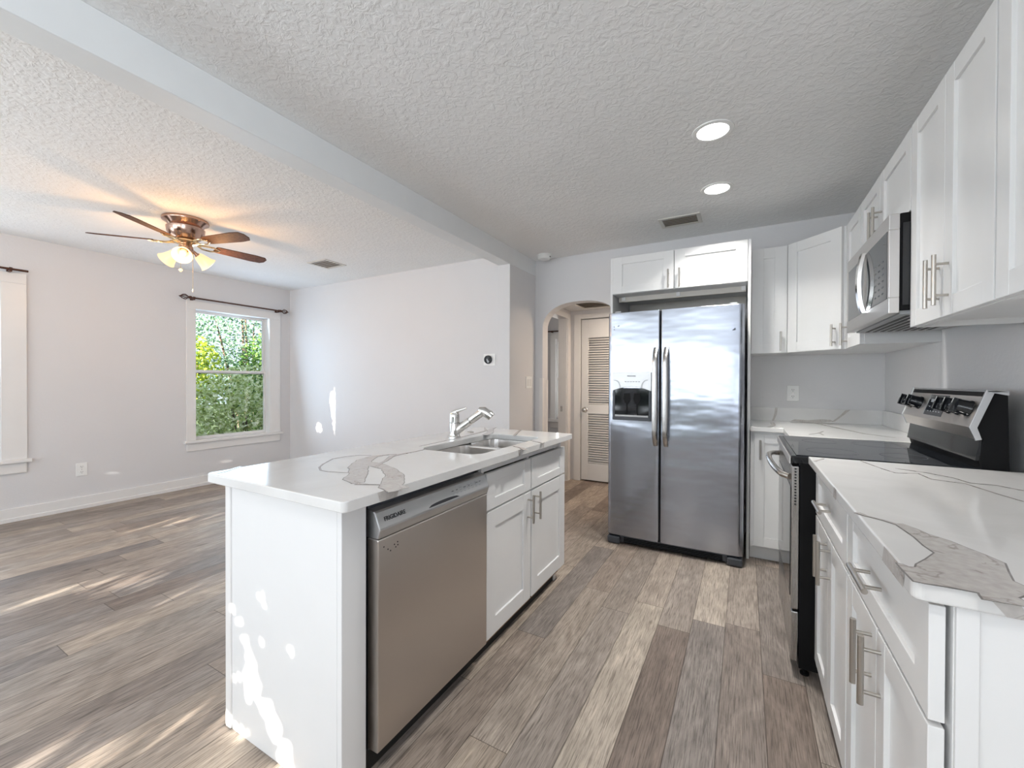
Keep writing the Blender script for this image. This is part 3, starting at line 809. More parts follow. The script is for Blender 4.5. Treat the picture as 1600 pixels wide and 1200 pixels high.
# diagonal corner cabinet
c = upper('corner_wall_cabinet', 'white corner wall cabinet with a diagonal door', (.6, 3.7, UZ0), G)
A = Vector((.275, 3.62, 0)); B = Vector((.555, 3.335, 0))
pol = [(.27, YB), (.27, 3.635), (.55, 3.34), (XR, 3.34), (XR, YB)]
MB().prism([(x, y, UZ0) for x, y in pol], (0, 0, UZ1 - UZ0)).build('carcass', 'cabinet_white', c, bevel=.001)
U_ = (B - A).normalized(); N_ = Vector((U_.y, -U_.x, 0)); L_ = (B - A).length
if N_.y > 0: N_ = -N_
o_ = A + U_ * .006; o_.z = UZ0 + .002
dr = shaker('door', o_, U_, UZ, N_, L_ - .022, UZ1 - UZ0 - .004, c, stile=.07)
pull(A + U_ * (L_ - .052) + N_ * .02 + Vector((0, 0, 1.55)), UZ, N_, .14, dr)
# narrow one left of the microwave
XC = .575
c = upper('wall_cabinet', 'slim white wall cabinet between the corner cabinet and the microwave', (.72, 3.13, UZ0), G)
MB().box(XC, XR, 2.965, 3.335, UZ0, UZ1).build('carcass', 'cabinet_white', c, bevel=.001)
dr = shaker('door', (XC, 3.330, UZ0 + .002), (0, -1, 0), UZ, (-1, 0, 0), .362, UZ1 - UZ0 - .004, c, stile=.062)
pull((XC - .02, 3.295, 1.55), UZ, (-1, 0, 0), .14, dr)
# above the microwave
c = upper('wall_cabinet', 'short white two-door wall cabinet directly above the microwave', (.72, 2.56, 1.915), G)
MB().box(XC, XR, 2.165, 2.96, 1.915, UZ1).build('carcass', 'cabinet_white', c, bevel=.001)
for i, (y1, y0) in enumerate(((2.958, 2.592), (2.588, 2.168))):
    dr = shaker('door', (XC, y1, 1.917), (0, -1, 0), UZ, (-1, 0, 0), y1 - y0, UZ1 - 1.919, c, stile=.06)
    pull((XC - .02, 2.625 if i == 0 else 2.553, 2.005), UZ, (-1, 0, 0), .14, dr)
# near two-door cabinet
c = upper('wall_cabinet', 'tall white two-door wall cabinet to the right of the microwave', (.72, 1.85, UZ0), G)
MB().box(XC, XC + .018, 1.535, 2.16, UZ0, UZ1).box(XC + .018, XR, 1.535, 1.551, UZ0, UZ1).box(XC + .018, XR, 2.144, 2.1645, UZ0, UZ1).box(XC + .018, XR, 1.551, 2.144, UZ1 - .016, UZ1).box(XC + .018, XR, 1.551, 2.144, UZ0 + .02, UZ0 + .034).box(XR - .02, XR, 1.551, 2.144, UZ0 - .0, UZ0 + .02).build('carcass', 'cabinet_white', c, bevel=.001)
for i, (y1, y0) in enumerate(((2.158, 1.85), (1.846, 1.538))):
    dr = shaker('door', (XC, y1, UZ0 + .002), (0, -1, 0), UZ, (-1, 0, 0), y1 - y0, UZ1 - UZ0 - .004, c, stile=.06)
    pull((XC - .02, 1.883 if i == 0 else 1.812, 1.575), UZ, (-1, 0, 0), .16, dr)
# next one, running out of the picture
c = upper('wall_cabinet', 'white wall cabinet cut off by the right edge of the photo', (.72, 1.2, UZ0), G)
MB().box(XC, XC + .018, .90, 1.53, UZ0, UZ1).box(XC + .018, XR, .90, .916, UZ0, UZ1).box(XC + .018, XR, 1.514, 1.53, UZ0, UZ1).box(XC + .018, XR, .916, 1.514, UZ1 - .016, UZ1).box(XC + .018, XR, .916, 1.514, UZ0 + .02, UZ0 + .034).build('carcass', 'cabinet_white', c, bevel=.001)
for y1, y0 in ((1.528, 1.218), (1.214, .902)):
    shaker('door', (XC, y1, UZ0 + .002), (0, -1, 0), UZ, (-1, 0, 0), y1 - y0, UZ1 - UZ0 - .004, c, stile=.06)

# ================================================================== MICROWAVE
MW = thing('microwave', (.68, 2.54, 1.521), 'stainless over-range microwave with black sides under the short cabinet', 'microwave')
MY0, MY1, MZ0, MZ1 = 2.163, 2.93, 1.521, 1.912
MB().box(.527, XR, MY0 + .004, MY1 - .004, MZ0 + .012, MZ1).build('microwave_body', 'black_plastic', MW, bevel=.002)
fr_ = MB(); mx0, mx1 = .492, .525
yc = 2.515                                              # boundary door / control column
fr_.box(mx0, mx1, MY0, MY1, MZ1 - .062, MZ1).box(mx0, mx1, MY0, MY1, MZ0, MZ0 + .062).box(mx0, mx1, MY1 - .028, MY1, MZ0 + .062, MZ1 - .062).box(mx0, mx1, MY0, MY0 + .022, MZ0 + .062, MZ1 - .062).box(mx0, mx1, yc - .012, yc + .05, MZ0 + .062, MZ1 - .062).box(mx0 + .006, mx1 - .001, MY0 + .001, MY1 - .001, MZ0 + .001, MZ1 - .001)
mf = fr_.build('door_frame', 'stainless_console', MW, bevel=.0025)
MB().box(mx0 + .001, mx0 + .005, yc + .05, MY1 - .028, MZ0 + .062, MZ1 - .062).build('door_glass', 'black_glass', MW)
cp = MB().box(mx0 - .001, mx0 + .005, MY0 + .022, yc - .012, MZ0 + .062, MZ1 - .062).build('control_panel', 'black_glass', MW)
ku = MB()
for r_ in range(6):
    for k in range(3):
        y = 2.23 + k * .055; z = 1.61 + r_ * .026
        ku.box(mx0 - .0015, mx0 - .001, y, y + .022, z, z + .006)
ku.build('button_markings', 'dark_grey', cp)
hm = MB(); vs = []; NB = 20
for i in range(NB + 1):
    f = i / NB; z = MZ0 + .055 + (MZ1 - MZ0 - .11) * f; out = .008 + .020 * math.sin(math.pi * f) ** .7
    for dy, dx in ((-.016, .010), (-.013, -.004), (0, -.009), (.013, -.004), (.016, .010), (0, .008)):
        vs.append((mx0 - out + dx, yc + .02 + dy, z))
fs = []
for i in range(NB):
    for k in range(6): fs.append((i * 6 + k, (i + 1) * 6 + k, (i + 1) * 6 + (k + 1) % 6, i * 6 + (k + 1) % 6))
fs += [tuple(range(6)), tuple(NB * 6 + k for k in range(6))[::-1]]
hm.add(vs, fs); hm.build('handle', 'chrome', MW, smooth=True)
MB().box(.53, XR - .02, MY0 + .02, MY1 - .02, MZ0 - .004, MZ0 + .012).build('underside_plate', 'grey_plastic', MW, bevel=.002)
vg = MB()
for k in range(9): vg.box(.56 + .03 * k, .574 + .03 * k, MY0 + .06, MY1 - .06, MZ0 - .006, MZ0 - .004)
vg.build('vent_grille', 'slot_dark', MW)
MB().box(.60, .66, MY0 + .03, MY0 + .2, MZ0 - .008, MZ0 - .004).build('lamp_cover', 'plate_white', MW)
MB().box(.533, .6, MY0 - .001, MY0 + .004, MZ0 + .03, MZ1 - .04).box(.66, .662, MY0 - .001, MY0 + .004, MZ0 + .03, MZ1 - .2).build('side_panel', 'black_gloss', MW)

# ================================================================== RANGE
RG = thing('electric_range', (.5, 2.49, 0), 'black and stainless freestanding electric range with glass cooktop', 'range')
GY0, GY1 = 2.122, 2.872
MB().box(.205, .80, GY0, GY1, .04, .905).build('range_body', 'black_plastic', RG, bevel=.002)
ck = MB().box(.172, .765, GY0 - .004, GY1 + .004, .905, .938)
cook = ck.build('cooktop_frame', 'black_gloss', RG, bevel=.006)
MB().box(.192, .742, GY0 + .012, GY1 - .012, .938, .9405).build('cooktop_glass', 'black_glass', cook, bevel=.001)
tr_ = MB().box(.166, .172, GY0 - .004, GY1 + .004, .902, .934); tr_.build('front_trim', 'stainless_console', RG, bevel=.002)
for x, y, r_ in ((.34, 2.32, .095), (.34, 2.68, .075), (.58, 2.32, .075), (.58, 2.68, .105)):
    rg = MB(); rg.lathe((x, y, .9406), [(r_, 0), (r_, .0002), (r_ - .002, .0002), (r_ - .002, 0)], 48, caps=False); rg.build('burner_ring', 'dark_grey', cook)
# oven door: stainless edge, dark window
od = MB().box(.176, .203, GY0 + .003, GY1 - .003, .285, .892)
ovd = od.build('oven_door', 'stainless_vertical', RG, bevel=.004)
MB().box(.1735, .177, GY0 + .03, GY1 - .03, .33, .80).build('door_glass', 'black_glass', ovd, bevel=.001)
vt = MB()
for k in range(13): vt.box(.186, .193, GY0 + .0015, GY0 + .004, .885 - .0125 * k - .007, .885 - .0125 * k)
vt.build('vent_slots', 'slot_dark', ovd)
hb = MB(); pts = []
for k in range(25):
    f = k / 24; y = GY0 + .03 + (GY1 - GY0 - .06) * f; pts.append((.172 - .062 * math.sin(math.pi * f) ** .45, y, .842 + .02 * math.sin(math.pi * f)))
hb.tube(pts, .0135, 16).build('handle', 'brushed_nickel', ovd, smooth=True)
dw_ = MB().box(.178, .203, GY0 + .003, GY1 - .003, .065, .275).build('storage_drawer', 'stainless_vertical', RG, bevel=.004)
for y in (GY0 + .04, GY1 - .04):
    for x in (.23, .74): MB().lathe((x, y, 0), [(.017, 0), (.017, .008), (.007, .01), (.007, .045)], 14).build('foot', 'black_plastic', RG)
# back guard
bgp = [(.815, .936), (.809, 1.205), (.80, 1.215), (.756, 1.219), (.716, 1.087), (.731, 1.045), (.748, 1.046), (.738, .965), (.745, .936)]
MB().prism([(x, GY0 + .01, z) for x, z in bgp], (0, GY1 - GY0 - .02, 0)).build('back_guard', 'black_plastic', RG, bevel=.002)
lp = [(.733, .968), (.744, 1.043), (.749, 1.043), (.745, .968)]
MB().prism([(x - .004, GY0 + .012, z) for x, z in lp], (0, GY1 - GY0 - .024, 0)).build('riser_panel', 'black_gloss', RG)
cp_ = [(.757, 1.221), (.714, 1.087), (.729, 1.044), (.733, 1.046), (.720, 1.087), (.762, 1.217)]
cons = MB().prism([(x, GY0 + .004, z) for x, z in cp_], (0, GY1 - GY0 - .008, 0)).build('control_console', 'stainless_brushed', RG, bevel=.001)
for y in (GY0, GY1 - .006):
    ep = [(.752, 1.224), (.709, 1.087), (.726, 1.040), (.742, 1.045), (.730, 1.087), (.772, 1.212), (.808, 1.204), (.808, 1.218)]
    MB().prism([(x, y, z) for x, z in ep], (0, .008, 0)).build('end_cap', 'plate_white' if 0 else 'silver_panel', RG, bevel=.001)
MB().box(.755, .808, GY0, GY1, 1.215, 1.221).build('top_cap', 'silver_panel', RG, bevel=.001)
cu_ = Vector((.043, 0, .134)).normalized(); cn_ = Vector((-.134, 0, .043)).normalized(); co_ = Vector((.714, 0, 1.087))
dp = MB(); dp.obox((co_.x, 2.60, co_.z), (0, -1, 0), cu_, cn_, 0, .19, .018, .112, 0, .002)
disp = dp.build('display_panel', 'black_glass', cons)
MB().obox((co_.x, 2.607, co_.z), (0, -1, 0), cu_, cn_, 0, .007, .018, .112, 0, .0025).build('display_trim', 'silver_panel', cons)
dmk = MB()
for k in range(5): dmk.obox((co_.x, 2.57 - .03 * k, co_.z), (0, -1, 0), cu_, cn_, 0, .012, .035, .038, .002, .0023).obox((co_.x, 2.57 - .03 * k, co_.z), (0, -1, 0), cu_, cn_, 0, .01, .055, .058, .002, .0023)
dmk.obox((co_.x, 2.575, co_.z), (0, -1, 0), cu_, cn_, 0, .05, .078, .092, .002, .0023)
dmk.build('display_markings', 'label_grey', disp)
for y in (2.80, 2.70, 2.355, 2.275, 2.195):
    c_ = co_ + cu_ * .068; c_.y = y
    k_ = MB().lathe(c_, [(.031, 0), (.031, .006), (.028, .010), (.026, .038), (.024, .042), (.004, .043)], 24, cn_)
    k_.obox(c_, (0, 1, 0), cu_, cn_, -.007, .007, -.0265, .0265, .034, .054)
    kk = k_.build('knob', 'black_gloss', cons, smooth=True)
    MB().obox(c_, (0, 1, 0), cu_, cn_, -.0014, .0014, .006, .026, .054, .0545).build('pointer_mark', 'plate_white', kk)

# ================================================================== RIGHT-HAND BASE CABINETS
CZ = .94; BX = .278; DT = .02


def base_cab(y0, y1, label, group):
    c = thing('base_cabinet', (.58, (y0 + y1) / 2, 0), label, 'cabinet', group)
    b = MB().box(BX + .007, BX + .018, y0, y1, .09, CZ - .031).box(BX + .018, XR - .03, y0, y0 + .016, .0, CZ - .031).box(BX + .018, XR - .03, y1 - .016, y1, .0, CZ - .031).box(BX + .018, XR - .03, y0 + .016, y1 - .016, .09, .108)
    b.build('carcass', 'cabinet_white', c, bevel=.001)
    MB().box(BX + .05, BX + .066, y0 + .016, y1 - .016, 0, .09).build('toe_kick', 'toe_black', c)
    dw = shaker('drawer', (BX, y1 - .004, .712), (0, -1, 0), UZ, (-1, 0, 0), y1 - y0 - .008, .185, c, stile=.062, rail=.05)
    pull((BX - DT, (y0 + y1) / 2 + .01, .805), UY, (-1, 0, 0), .15, dw)
    ym = (y0 + y1) / 2
    for a, b_, hy in ((y1 - .004, ym + .002, ym + .037), (ym - .002, y0 + .004, ym - .037)):
        dr = shaker('door', (BX, a, .105), (0, -1, 0), UZ, (-1, 0, 0), a - b_, .598, c, stile=.06)
        pull((BX - DT, hy, .622), UZ, (-1, 0, 0), .15, dr)
    return c


base_cab(1.508, 2.112, 'white base cabinet with one drawer and two doors beside the range', 'white base cabinets')
nb = base_cab(.898, 1.502, 'white base cabinet at the near end of the right counter', 'white base cabinets')
MB().box(BX + .008, BX + .034, .890, .898, 0, CZ - .031).box(BX + .034, XR - .03, .893, .898, 0, CZ - .031).build('end_panel', 'cabinet_white', nb, bevel=.001)

# near right countertop
ctr = MB()
CX0, CY0, CY1 = .232, .876, 2.112
ro = .014; out = [(XR, CY0), (XR, CY1), (CX0, CY1)]
for k in range(7): a = math.radians(180 + 15 * k); out.append((CX0 + ro + ro * math.cos(a), CY0 + ro + ro * math.sin(a)))
ctr.prism([(x, y, CZ - .031) for x, y in out], (0, 0, .031))
big = [(1398, 818.5), (1410, 818.5), (1430, 826), (1448, 834), (1483, 845), (1510, 856), (1536, 866), (1569, 880), (1574, 893), (1582, 908), (1600, 916), (1640, 926), (1640, 940), (1600, 931), (1580, 938), (1560, 934), (1536, 928), (1500, 921), (1471, 916), (1445, 912), (1428, 908.6), (1412, 892), (1401, 880), (1410, 882), (1420, 886), (1431, 887), (1433, 882), (1448, 874), (1461, 864.5), (1444, 853), (1429, 839.6)]
blot(ctr, px_line(big, CZ), CZ)
vein(ctr, px_line([(1338, 801), (1352, 806), (1364, 809), (1380, 813), (1402, 820)], CZ), [.006, .004, .003, .003, .004], CZ)
vein(ctr, px_line([(1343, 719.5), (1377, 732), (1399, 739), (1435, 740), (1456, 749), (1509, 756), (1559, 772), (1600, 784)], CZ), .0022, CZ, edge=.001)
vein(ctr, px_line([(1399, 732), (1449, 739), (1490, 747), (1517, 755), (1559, 759), (1600, 767)], CZ), .0022, CZ, edge=.001)
vein(ctr, px_line([(1273, 721), (1287, 716.5)], CZ), .004, CZ, edge=.001)
vein(ctr, px_line([(1560, 930), (1580, 945)], CZ), [.02, .03], CZ)
for ya, yb in ((.915, 1.03), (1.50, 1.54)):
    ctr.add([(CX0 - .0006, ya, CZ), (CX0 - .0006, yb, CZ), (CX0 - .0006, yb + .012, CZ - .031), (CX0 - .0006, ya + .004, CZ - .031)], [(0, 1, 2, 3)], 1)
xa = at(1545, 935, 1, CY0).x; xb = at(1592, 965, 1, CY0).x
ctr.add([(xa - .005, CY0 - .0006, CZ), (xa + .028, CY0 - .0006, CZ), (xb + .012, CY0 - .0006, CZ - .03), (xb - .012, CY0 - .0006, CZ - .03)], [(0, 3, 2, 1)], 1)
o = ctr.build('countertop', ['quartz_white', 'quartz_vein', 'quartz_vein_edge'], bevel=.004, loc=(.55, 1.5, CZ - .031), seg=3)
o.modifiers['bevel'].angle_limit = math.radians(60)
tag(o, 'white quartz countertop with a large grey vein, nearest on the right', 'countertop')

# corner base cabinet beyond the range
cc = thing('base_cabinet', (.5, 3.55, 0), 'white corner base cabinet between the refrigerator and the range', 'cabinet', 'white base cabinets')
MB().box(.036, .285, 3.355, 3.373, .105, CZ - .031).box(.036, .052, 3.373, YB - .03, .105, CZ - .031).box(.285, .303, 2.90, 3.373, .105, CZ - .031).box(.285, XR - .03, 2.884, 2.90, 0, CZ - .031).build('carcass', 'cabinet_white', cc, bevel=.001)
MB().box(.036, .37, 3.425, 3.44, 0, .105).box(.352, .37, 2.9, 3.44, 0, .105).build('toe_kick', 'cabinet_white', cc)
dr = shaker('door', (.058, 3.355, .115), UX, UZ, NYm, .205, .775, cc, stile=.062)
pull((.094, 3.335, .785), UZ, NYm, .135, dr)
# L-shaped countertop with upstands
lc = thing('corner_countertop', (.5, 3.5, CZ - .031), 'white quartz corner countertop with backsplash beyond the range', 'countertop')
tp = MB().prism([(x, y, CZ - .031) for x, y in ((.033, YB), (.033, 3.305), (.225, 3.305), (.225, 2.882), (XR, 2.882), (XR, YB))], (0, 0, .031))
vein(tp, px_line([(1240, 659), (1270, 660.5), (1310, 669), (1352, 678), (1399, 684)], CZ), [.003, .006, .006, .004, .003], CZ, edge=.001)
vein(tp, px_line([(1264, 679), (1278, 677), (1286, 674)], CZ), .004, CZ, edge=.001)
vein(tp, px_line([(1279, 676), (1287, 680)], CZ), .004, CZ, edge=.001)
vein(tp, px_line([(1206, 660), (1209, 664), (1200, 668)], CZ), .012, CZ, edge=.001)
vein(tp, px_line([(1235, 660), (1300, 662)], CZ), .02, CZ, edge=.002)
tpo = tp.build('top_slab', ['quartz_white', 'quartz_vein', 'quartz_vein_edge'], lc, bevel=.003)
tpo.modifiers['bevel'].angle_limit = math.radians(60)
bs = MB().box(.033, XR, YB - .02, YB, CZ, CZ + .105)
YS = YB - .0206


def splash(pts, mi=1):
    vs = [at(x, y, 1, YS) for x, y in pts]; bs.add([(p.x, YS, min(p.z, CZ + .104)) for p in vs], [tuple(range(len(vs)))], mi)


splash([(1206, 658), (1210, 646), (1211, 637), (1215, 637), (1214, 647), (1209, 658)][::-1])
splash([(1301, 658), (1313, 649), (1321, 641), (1329, 640), (1318, 649), (1304, 659)][::-1])
splash([(1234, 659), (1241, 655), (1262, 656.5), (1284, 655), (1298, 656), (1303, 659), (1285, 660), (1262, 660)][::-1])
bs.build('backsplash', ['quartz_white', 'quartz_vein'], lc)
MB().box(XR - .02, XR, 2.884, YB - .02, CZ, CZ + .105).build('side_splash', 'quartz_white', lc, bevel=.002)


# ================================================================== ELECTRICAL AND SMALL FITTINGS
def outlet(c, U, N, label):
    c = Vector(c); o = thing('wall_outlet', c, label, 'outlet', 'white duplex wall outlets')
    U, N = Vector(U), Vector(N)
    MB().obox(c, U, UZ, N, -.040, .040, -.062, .062, 0, .006).build('cover_plate', 'plate_white', o, bevel=.003)
    for s_ in (-.026, .026):
        so = MB().lathe(c + Vector((0, 0, s_)), [(.0175, .006), (.0175, .0085), (.0165, .009)], 20, N).build('socket', 'plate_white', o)
        m = MB()
        for du, h in ((-.006, .009), (.006, .007)): m.obox(c + Vector((0, 0, s_)), U, UZ, N, du - .0014, du + .0014, -h / 2 + .003, h / 2 + .003, .009, .0094)
        m.lathe(c + Vector((0, 0, s_ - .0085)), [(.0026, .009), (.0026, .0094)], 10, N)
        m.build('slots', 'slot_dark', so)
    MB().lathe(c, [(.003, .006), (.0025, .0075)], 10, N).build('screw', 'brushed_nickel', o)


outlet((.33, YB, 1.16), UX, NYm, 'white duplex outlet above the corner backsplash right of the refrigerator')
outlet((XL, 1.483, .38), UY, NX, 'white duplex outlet low on the left wall between the two windows')
sw = thing('light_switch', (XB1, 3.80, 1.235), 'white double rocker light switch on the wall left of the arch', 'light switch')
MB().box(XB1, XB1 + .006, 3.735, 3.865, 1.175, 1.295).build('cover_plate', 'plate_white', sw, bevel=.003)
for y in (3.765, 3.815): MB().box(XB1 + .006, XB1 + .010, y, y + .034, 1.20, 1.27).build('rocker', 'trim_paint', sw, bevel=.002)
th = thing('thermostat', (-2.275, YF, 1.466), 'round black dial thermostat on a white plate on the far wall', 'thermostat')
MB().box(-2.345, -2.205, YF - .008, YF, 1.405, 1.525).build('wall_plate', 'plate_white', th, bevel=.004)
MB().lathe((-2.282, YF - .008, 1.466), [(.042, 0), (.044, .012), (.041, .024), (.036, .027)], 36, (0, -1, 0)).build('dial_ring', 'black_gloss', th, smooth=True)
MB().lathe((-2.282, YF - .035, 1.466), [(.037, 0), (.036, .003), (.01, .005)], 36, (0, -1, 0)).build('dial_face', 'black_gloss', th, smooth=True)
MB().box(-2.288, -2.276, YF - .0405, YF - .0398, 1.458, 1.474).build('display', 'label_grey', th)
sm_ = thing('smoke_detector', (-1.76, 3.80, CEIL), 'round white smoke detector on the ceiling above the arch', 'smoke detector')
MB().lathe((-1.76, 3.80, CEIL), [(.072, 0), (.072, -.008), (.066, -.012)], 36).build('mounting_base', 'plate_white', sm_, smooth=True)
MB().lathe((-1.76, 3.80, CEIL - .012), [(.064, 0), (.063, -.022), (.055, -.032), (.02, -.035)], 36).build('detector_cap', 'plate_white', sm_, smooth=True)
MB().box(-1.70, -1.695, 3.79, 3.81, CEIL - .028, CEIL - .020).build('test_slot', 'slot_dark', sm_)


def downlight(x, y, label):
    o = thing('recessed_light', (x, y, CEIL), label, 'ceiling light', 'round recessed ceiling lights')
    MB().lathe((x, y, CEIL), [(.098, 0), (.097, -.004), (.088, -.007), (.074, -.004), (.072, .0)], 48).build('trim_ring', 'plate_white', o, smooth=True)
    MB().lathe((x, y, CEIL - .002), [(.073, 0), (.072, -.0015), (.001, -.002)], 40).build('lens', 'downlight_lens', o, smooth=True)
    lamp('recessed_lamp', 'AREA', (x, y, CEIL - .012), 9, (1, .97, .93), (0, 0, -1), shape='DISK', size=.13, spread=1.9)


downlight(-.15, 2.33, 'round recessed ceiling light nearer the camera over the aisle')
downlight(-.13, -.5, 'unseen recessed ceiling light added behind the camera as fill')  # extra lamp out of view, added to even out the room light
downlight(-.168, 3.035, 'round recessed ceiling light nearer the refrigerator and ceiling vent')


def vent(x0, x1, y0, y1, z, n, label, along='x', fr=.028):
    o = thing('ceiling_vent', ((x0 + x1) / 2, (y0 + y1) / 2, z), label, 'vent', 'ceiling air vents')
    MB().box(x0, x0 + fr, y0, y1, z - .008, z).box(x1 - fr, x1, y0, y1, z - .008, z).box(x0 + fr, x1 - fr, y0, y0 + fr, z - .008, z).box(x0 + fr, x1 - fr, y1 - fr, y1, z - .008, z).build('vent_frame', 'vent_metal', o, bevel=.002)
    MB().box(x0 + fr * .8, x1 - fr * .8, y0 + fr * .8, y1 - fr * .8, z - .0015, z - .0002).build('duct_backing', 'vent_dark', o)
    m = MB(); a0, a1 = (y0 + fr, y1 - fr) if along == 'x' else (x0 + fr, x1 - fr)
    for k in range(n):
        a = a0 + (a1 - a0) * (k + .5) / n; h_ = (a1 - a0) / n * .33
        if along == 'x': m.prism([(x0 + fr, a - h_, z - .010), (x0 + fr, a - h_ + .002, z - .011), (x0 + fr, a + h_, z - .003), (x0 + fr, a + h_ - .002, z - .002)], (x1 - x0 - 2 * fr, 0, 0))
        else: m.prism([(a - h_, y0 + fr, z - .010), (a - h_ + .002, y0 + fr, z - .011), (a + h_, y0 + fr, z - .003), (a + h_ - .002, y0 + fr, z - .002)], (0, y1 - y0 - 2 * fr, 0))
    m.build('louvre_slats', 'vent_metal', o)


vent(-.60, -.30, 3.385, 3.60, CEIL, 5, 'grey slatted ceiling vent above the refrigerator cabinet')
vent(-4.11, -3.81, 2.83, 3.10, CEIL, 5, 'square ceiling vent near the far wall beyond the fan')
vent(-1.72, -1.1, 4.25, 4.85, HZ, 9, 'return air grille on the hall ceiling behind the arch', fr=.03)


# curtain rods
def rod(y0, y1, z, label, f0, f1, brackets):
    x = XL + .075
    o = thing('curtain_rod', (x, (y0 + y1) / 2, z), label, 'curtain rod', 'bronze curtain rods')
    MB().tube([(x, y0, z), (x, y1, z)], .0095, 14).build('pole', 'rod_bronze', o, smooth=True)
    for y, s_, k in ((y0, -1, f0), (y1, 1, f1)):
        m = MB()
        if k:
            m.lathe((x, y, z), [(.016, -.012), (.018, 0), (.013, .014), (.010, .022)], 14, (0, s_, 0))
            for j in range(6):
                a = j * math.pi / 3
                m.tube([(x + .010 * math.cos(a), y + s_ * .02, z + .010 * math.sin(a)), (x + .03 * math.cos(a + .5), y + s_ * .048, z + .03 * math.sin(a + .5)), (x + .026 * math.cos(a + .8), y + s_ * .07, z + .026 * math.sin(a + .8)), (x, y + s_ * .10, z)], .004, 6)
            m.lathe((x, y + s_ * .10, z), [(.007, -.006), (.008, 0), (.002, .012)], 10, (0, s_, 0))
            m.build('finial', 'rod_bronze', o, smooth=True)
    for y in brackets:
        MB().box(XL + .02, x + .006, y - .007, y + .007, z - .022, z - .008).box(XL, XL + .006, y - .012, y + .012, z - .05, z + .02).lathe((x, y - .008, z), [(.015, 0), (.015, .016)], 14, (0, 1, 0)).build('bracket', 'rod_bronze', o)


rod(2.36, 3.42, 2.19, 'bronze curtain rod with cage finials over the garden window', True, True, (2.40, 3.395))
rod(.0, 1.13, 2.20, 'bronze curtain rod end at the left edge of the photo', False, False, (.08, 1.03))
o = thing('curtain_rod', (-2.1, 5.55, 1.967), 'dark curtain rod in the room seen through the arch', 'curtain rod', 'bronze curtain rods')
MB().tube([(-2.50, 5.54, 1.967), (-1.68, 5.54, 1.967)], .009, 10).build('pole', 'rod_bronze', o, smooth=True)
MB().lathe((-2.50, 5.54, 1.967), [(.008, 0), (.018, .015), (.014, .03), (.004, .04)], 12, (-1, 0, 0)).build('finial', 'rod_bronze', o, smooth=True)
MB().box(-2.46, -2.445, 5.54, 5.6, 1.955, 1.967).box(-1.72, -1.705, 5.54, 5.6, 1.955, 1.967).build('bracket', 'rod_bronze', o)

# ================================================================== CEILING FAN
FC = Vector((-3.86, 1.62, CEIL))
fn = thing('ceiling_fan', FC, 'five-blade copper ceiling fan with lit frosted shades on the left ceiling', 'ceiling fan')
MB().lathe(FC, [(.150, 0), (.153, -.010), (.150, -.020), (.128, -.034), (.108, -.056)], 48).build('mounting_canopy', 'fan_metal', fn, smooth=True)
MB().lathe(FC + Vector((0, 0, -.056)), [(.108, 0), (.126, -.012), (.122, -.045), (.10, -.085), (.075, -.105), (.06, -.11)], 48).build('motor_housing', 'fan_metal', fn, smooth=True)
MB().lathe(FC + Vector((0, 0, -.166)), [(.085, 0), (.088, -.012), (.07, -.022), (.045, -.03)], 40).build('flywheel', 'fan_brass', fn, smooth=True)
ZB = CEIL - .178
for th_ in (158, 230, 302, 14, 86):
    a = math.radians(th_); D = Vector((math.cos(a), math.sin(a), 0)); S_ = Vector((-math.sin(a), math.cos(a), 0)); tilt = math.radians(-13)
    Sb = S_ * math.cos(tilt) + Vector((0, 0, 1)) * math.sin(tilt); c0 = Vector((FC.x, FC.y, ZB))
    out = [(.20, -.042), (.22, -.050), (.50, -.062), (.575, -.055), (.60, -.025), (.60, .025), (.575, .055), (.50, .062), (.22, .050), (.20, .042)]
    Nn = D.cross(Sb).normalized()
    bl = MB().prism([c0 + D * r_ + Sb * w_ - Nn * .003 for r_, w_ in out], Nn * .006).build('blade', 'blade_wood', fn, bevel=.001)
    br = MB()
    for sgn in (-1, 1):
        br.tube([c0 + D * .07 + Vector((0, 0, .002)), c0 + D * .12 + Sb * (.03 * sgn) - Vector((0, 0, .008)), c0 + D * .18 + Sb * (.036 * sgn) - Vector((0, 0, .008)), c0 + D * .235 + Sb * (.008 * sgn) - Vector((0, 0, .008))], [.009, .007, .007, .006], 8)
    br.tube([c0 + D * .06, c0 + D * .10], .012, 8)
    br.build('blade_bracket', 'fan_brass', bl, smooth=True)
MB().lathe(FC + Vector((0, 0, -.196)), [(.04, 0), (.048, -.02), (.05, -.05), (.038, -.075), (.02, -.09), (.01, -.095)], 36).build('light_hub', 'fan_metal', fn, smooth=True)
for th_ in (209, 329, 89):
    a = math.radians(th_); D = Vector((math.cos(a), math.sin(a), 0)); ax = (D * .80 + Vector((0, 0, -.60))).normalized()
    c0 = FC + Vector((0, 0, -.232)) + D * .045
    ar = MB().tube([c0, c0 + ax * .03, c0 + ax * .05], [.012, .014, .024], 14).build('lamp_arm', 'fan_metal', fn, smooth=True)
    MB().lathe(c0 + ax * .042, [(.026, 0), (.034, .012), (.042, .04), (.050, .07), (.060, .092), (.066, .10), (.063, .101), (.056, .09), (.046, .068), (.036, .03)], 32, ax, caps=False).build('lamp_shade', 'frosted_shade', ar, smooth=True)
    MB().lathe(c0 + ax * .05, [(.004, 0), (.02, .02), (.026, .045), (.02, .066), (.004, .074)], 20, ax).build('bulb', 'frosted_shade', ar, smooth=True)
    p_ = c0 + ax * .20
    lamp('fan_lamp', 'POINT', p_, 5.5, (1, .54, .22), shadow_soft_size=.04)
